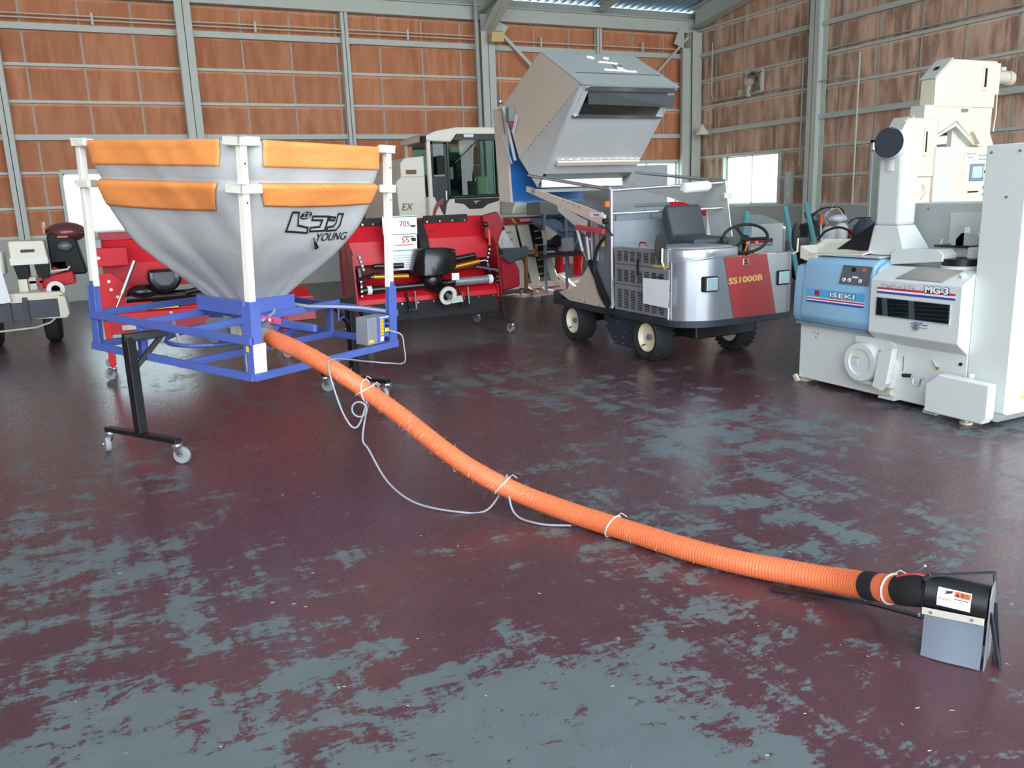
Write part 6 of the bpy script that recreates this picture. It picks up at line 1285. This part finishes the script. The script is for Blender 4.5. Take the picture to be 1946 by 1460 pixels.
part('copper_hood', MB().ball((-.52, PY + .55, 1.33), 1, (.24, .28, .13), 24, 14), COPP, pl, smooth=1)
part('hood_plate', MB().box(-.77, -.745, PY + .3, PY + .5, 1.33, 1.47), mat('copper_plate', (190, 130, 100), .4), pl); part('orange_sticker', MB().box(-.62, -.50, PY + .285, PY + .299, 1.27, 1.29), ORP, pl)
part('white_rail', MB().tube([(-.74, PY + .1, .87), (-.55, PY + .1, .88), (-.52, PY + .1, .92)], .012, 6), WHITE, pl)
pb = single('catalogue_sheets', MB().poly([(-1.45, PY - .34, 1.0), (-1.22, PY - .34, .98), (-1.17, PY - .34, .56), (-1.45, PY - .34, .54)], .004), PAPER, 'white printed sheets hung on the planter beside the navy skirt', 'paper')
part('side_pod', MB().box(-1.7, -1.22, PY, PY + .4, .86, 1.15), CREAM, pl, .02)

# ================================================================== RIGHT BACK CORNER: tractor, tiller bars, sacks
tr = thing('small_tractor', 'small pale grey tractor bonnet with a red and teal side band', 'tractor', (8.6, 9.9, 0))
part('bonnet', MB().prism([(8.28, .62), (8.24, 1.21), (8.62, 1.19), (8.95, 1.07), (9.06, .98), (9.06, .60)], 9.5, 10.0, 'y'), TRACT, tr, .02, seg=2)
part('side_panel', MB().box(8.40, 9.0, 9.48, 9.5, .62, 1.05), mat('pale_side_panel', (204, 210, 208), .4), tr, .01)
tb = part('red_band', MB().box(8.39, 8.80, 9.47, 9.48, .78, .84), BADGE, tr); part('teal_band', MB().box(8.39, 8.80, 9.47, 9.48, .735, .765), TEAL, tr)
part('front_cowl', MB().box(8.9, 9.10, 9.52, 9.98, .55, 1.0), mat('pale_side_panel', (204, 210, 208), .4), tr, .03, seg=2)
for x, r_ in ((8.55, .36), (9.0, .22)): part('wheel', MB().lathe([(-.1, .1), (-.11, r_ * .85), (-.08, r_), (.08, r_), (.11, r_ * .85), (.1, .1)], (x, 9.75, r_), (0, 1, 0), 30), TYRE, tr, smooth=.8)
part('chassis', MB().box(8.28, 9.05, 9.6, 9.9, .3, .62), CHAR, tr)
part('teal_fender', MB().prism([(8.18, .66), (8.24, 1.25), (8.30, 1.25), (8.24, .66)], 9.42, 9.46, 'y'), TEAL, tr)
for nm, a, b, lab in (('teal_board', (8.42, 8.85, 1.31), (8.66, 8.7, .0), 'slanting teal board beside the steering wheel of the carrier'), ('teal_board', (8.80, 8.85, 1.34), (9.12, 8.7, 0), 'slanting teal board with a grey knob near the handlebars')):
    single(nm, MB().bar(a, b, .065, .03, up=(0, 1, 0)), TEAL, lab, 'board', bev=.003)
cl_ = single('cream_board', MB().poly([(7.90, 9.9, 1.27), (8.14, 9.9, 1.26), (8.05, 9.75, .0), (7.80, 9.75, .0)], .02), mat('cream_board', (222, 212, 178), .6), 'cream board leaning behind the carrier under the window', 'board')
tb2 = thing('walking_tiller', 'walking tiller with black and silver handlebars and an orange mark', 'tiller', (10.9, 10.6, 0))
for dx, m_ in ((0, BLACKR), (.28, GALV_S)):
    part('handlebar', MB().tube(smooth_path([(10.45 + dx, 10.3, .95), (10.6 + dx, 10.5, 1.08), (10.85 + dx, 10.5, 1.2), (11.2 + dx * .4, 10.5, 1.19 - .5 * dx), (11.32, 10.5, 1.10 - .3 * dx)], 4), .014, 6), m_, tb2, smooth=1)
part('handlebar', MB().tube([(10.42, 10.5, 1.15), (10.46, 10.5, 1.05), (10.8, 10.5, 1.2)], .012, 6), BLACKR, tb2); part('handlebar', MB().tube([(10.9, 10.5, 1.0), (11.06, 10.5, 1.28)], .014, 6), GALV_D, tb2); part('grip', MB().cyl((10.85, 10.5, 1.05), (11.1, 10.5, .98), .022, 8), CHROME, tb2)
part('gear_case', MB().prism([(10.4, .3), (10.5, .95), (10.8, 1.0), (11.0, .7), (11.1, .3)], 10.45, 10.7, 'y'), CHAR, tb2, .03, seg=2)
part('orange_cap', MB().box(10.68, 10.74, 10.4, 10.44, 1.05, 1.10), ORP, tb2); part('fuel_tank', MB().ball((10.75, 10.6, 1.04), 1, (.14, .12, .09)), mat('dark_grey_tank', (96, 104, 112), .3), tb2, smooth=1)
for x in (10.5, 11.0): part('wheel', MB().lathe([(-.06, .1), (-.06, .25), (.06, .25), (.06, .1)], (x, 10.58, .25), (0, 1, 0), 24), TYRE, tb2)
sh = thing('hand_scoop', 'white scoop with a bright orange handle standing in the grey tray', 'scoop', (9.78, 9.5, .69))
part('grip', MB().cyl((9.77, 9.5, .98), (9.78, 9.5, 1.10), .03, 12, .026), mat('safety_orange', (236, 96, 56), .5), sh, .005); part('shaft', MB().cyl((9.78, 9.5, .80), (9.77, 9.5, .98), .013, 8), WHITE, sh); part('blade', MB().lathe([(0, .055), (.05, .055), (.09, .035), (.12, .012)], (9.78, 9.5, .69), (0, 0, 1), 14), WHITE, sh, smooth=.7)
for (x, y, z, sx_, sz_, lab) in ((10.04, 9.6, .80, .115, .15, 'white grain sack with a loose folded neck beside the orange scoop'), (10.31, 9.62, .82, .115, .17, 'white grain sack nearest the dark hose')):
    m = MB(); m.add([], [])
    def sk(i, j, x=x, y=y, z=z, sx_=sx_, sz_=sz_):
        a = 2 * PI * i; h = (j * 2 - 1); rr = (1 - abs(h) ** 4 * .5) * (1 + .10 * noise.noise(V((math.cos(a) * 2, math.sin(a) * 2, h * 3 + x))))
        return V((x + sx_ * math.cos(a) * rr, y + sx_ * math.sin(a) * rr, z + sz_ * h))
    single('grain_sack', MB().grid(sk, 24, 12), SACK, lab, 'sack', smooth=1.2, group='white sacks in the grey tray')
single('plastic_bag', MB().add([tuple(V((10.22, 9.6, 1.06)) + V((.17 * math.cos(a) * math.cos(b), .12 * math.sin(a) * math.cos(b), .06 * math.sin(b))) * (1 + .25 * noise.noise(V((a * 1.3, b * 2, .3))))) for b in [-1.57 + 3.14 * j / 8 for j in range(9)] for a in [2 * PI * i / 20 for i in range(20)]], [(j * 20 + i, j * 20 + (i + 1) % 20, (j + 1) * 20 + (i + 1) % 20, (j + 1) * 20 + i) for j in range(8) for i in range(20)]), mat('white_film', (226, 228, 240), .3, bump=.6, bscale=20), 'crumpled white plastic bag lying over the two grain sacks', 'bag', smooth=1.2)
tub = thing('grey_tray_cart', 'long grey tray cart holding the sacks and the scoop', 'cart', (9.3, 9.3, 0))
part('tray', MB().box(9.14, 10.7, 9.08, 9.11, .62, .78).box(9.14, 10.7, 9.95, 9.98, .62, .78).box(9.14, 9.17, 9.11, 9.95, .62, .78).box(10.67, 10.7, 9.11, 9.95, .62, .78).box(9.17, 10.67, 9.11, 9.95, .62, .65), mat('slate_tray', (120, 128, 128), .5), tub, .004)
for x in (9.3, 10.5):
    for y in (9.15, 9.88): part('leg', MB().box(x - .02, x + .02, y - .02, y + .02, 0, .62), CHAR, tub)
single('dark_hose', MB().tube(smooth_path([(9.42, 9.2, .78), (9.55, 9.2, .90), (9.82, 9.22, .95), (10.05, 9.24, .90), (10.2, 9.24, .80)], 6), .018, 8), BLACKR, 'black hose arching over the edge of the grey tray', 'hose', smooth=1)
single('navy_cover', MB().add([tuple(V((10.47, 9.30, .86)) + V((.13 * math.cos(a) * math.cos(b), .2 * math.sin(a) * math.cos(b), .19 * math.sin(b))) * (1 + .2 * noise.noise(V((a, b * 2, 7))))) for b in [-1.57 + 3.14 * j / 8 for j in range(9)] for a in [2 * PI * i / 20 for i in range(20)]], [(j * 20 + i, j * 20 + (i + 1) % 20, (j + 1) * 20 + (i + 1) % 20, (j + 1) * 20 + i) for j in range(8) for i in range(20)]), mat('navy_cloth', (70, 84, 104), .9, bump=.4), 'dark navy cloth bundle on the tray in front of the grey door', 'cloth', smooth=1.2)
rt_ = thing('red_engine', 'small red engine with black lever in front of the grey door', 'engine', (11.3, 10.2, 0))
part('block', MB().box(11.05, 11.45, 10.1, 10.35, .6, .84), RED, rt_, .03, seg=2); part('lever', MB().tube(smooth_path([(11.0, 10.1, .95), (11.15, 10.1, 1.02), (11.5, 10.1, 1.02)], 4), .012, 6), BLACKR, rt_); part('pipe', MB().cyl((11.1, 10.08, .84), (11.3, 10.08, .92), .02, 8), CHROME, rt_); part('skid', MB().box(11.05, 11.45, 10.1, 10.35, 0, .6), CHAR, rt_)
cab_ = thing('steel_cabinet', 'tall weathered grey steel cabinet behind the silver carrier', 'cabinet', (6.1, 9.9, 0))
part('carcass', MB().box(6.15, 7.14, 9.8, 10.15, 0, 1.93), mat('cabinet_grey', (150, 156, 158), .5, .1, .08, 4), cab_, .004)
part('cabinet_door', MB().box(6.17, 6.73, 9.785, 9.8, .05, 1.36), _M['cabinet_grey'], cab_, .004); part('cabinet_door', MB().box(6.75, 7.12, 9.785, 9.8, .05, 1.36), _M['cabinet_grey'], cab_, .004)
part('ledge', MB().box(6.14, 7.15, 9.76, 9.8, 1.38, 1.42), GALV_D, cab_)
rh = thing('red_implement', 'red implement hood with black side behind the seat of the silver carrier', 'implement', (8.0, 10.4, 0))
part('hood', MB().prism([(7.36, 1.30), (7.53, 1.42), (8.13, 1.38), (8.3, 1.22), (8.3, 1.1), (7.36, 1.15)], 10.2, 10.8, 'y'), RED, rh, .02, seg=2)
part('black_side', MB().prism([(7.38, 1.15), (8.29, 1.10), (8.2, .55), (7.48, .55)], 10.18, 10.8, 'y'), mat('dull_black_side', (60, 66, 72), .6), rh, .04, seg=2)
part('skid', MB().box(7.5, 8.2, 10.25, 10.75, 0, .55), CHAR, rh)
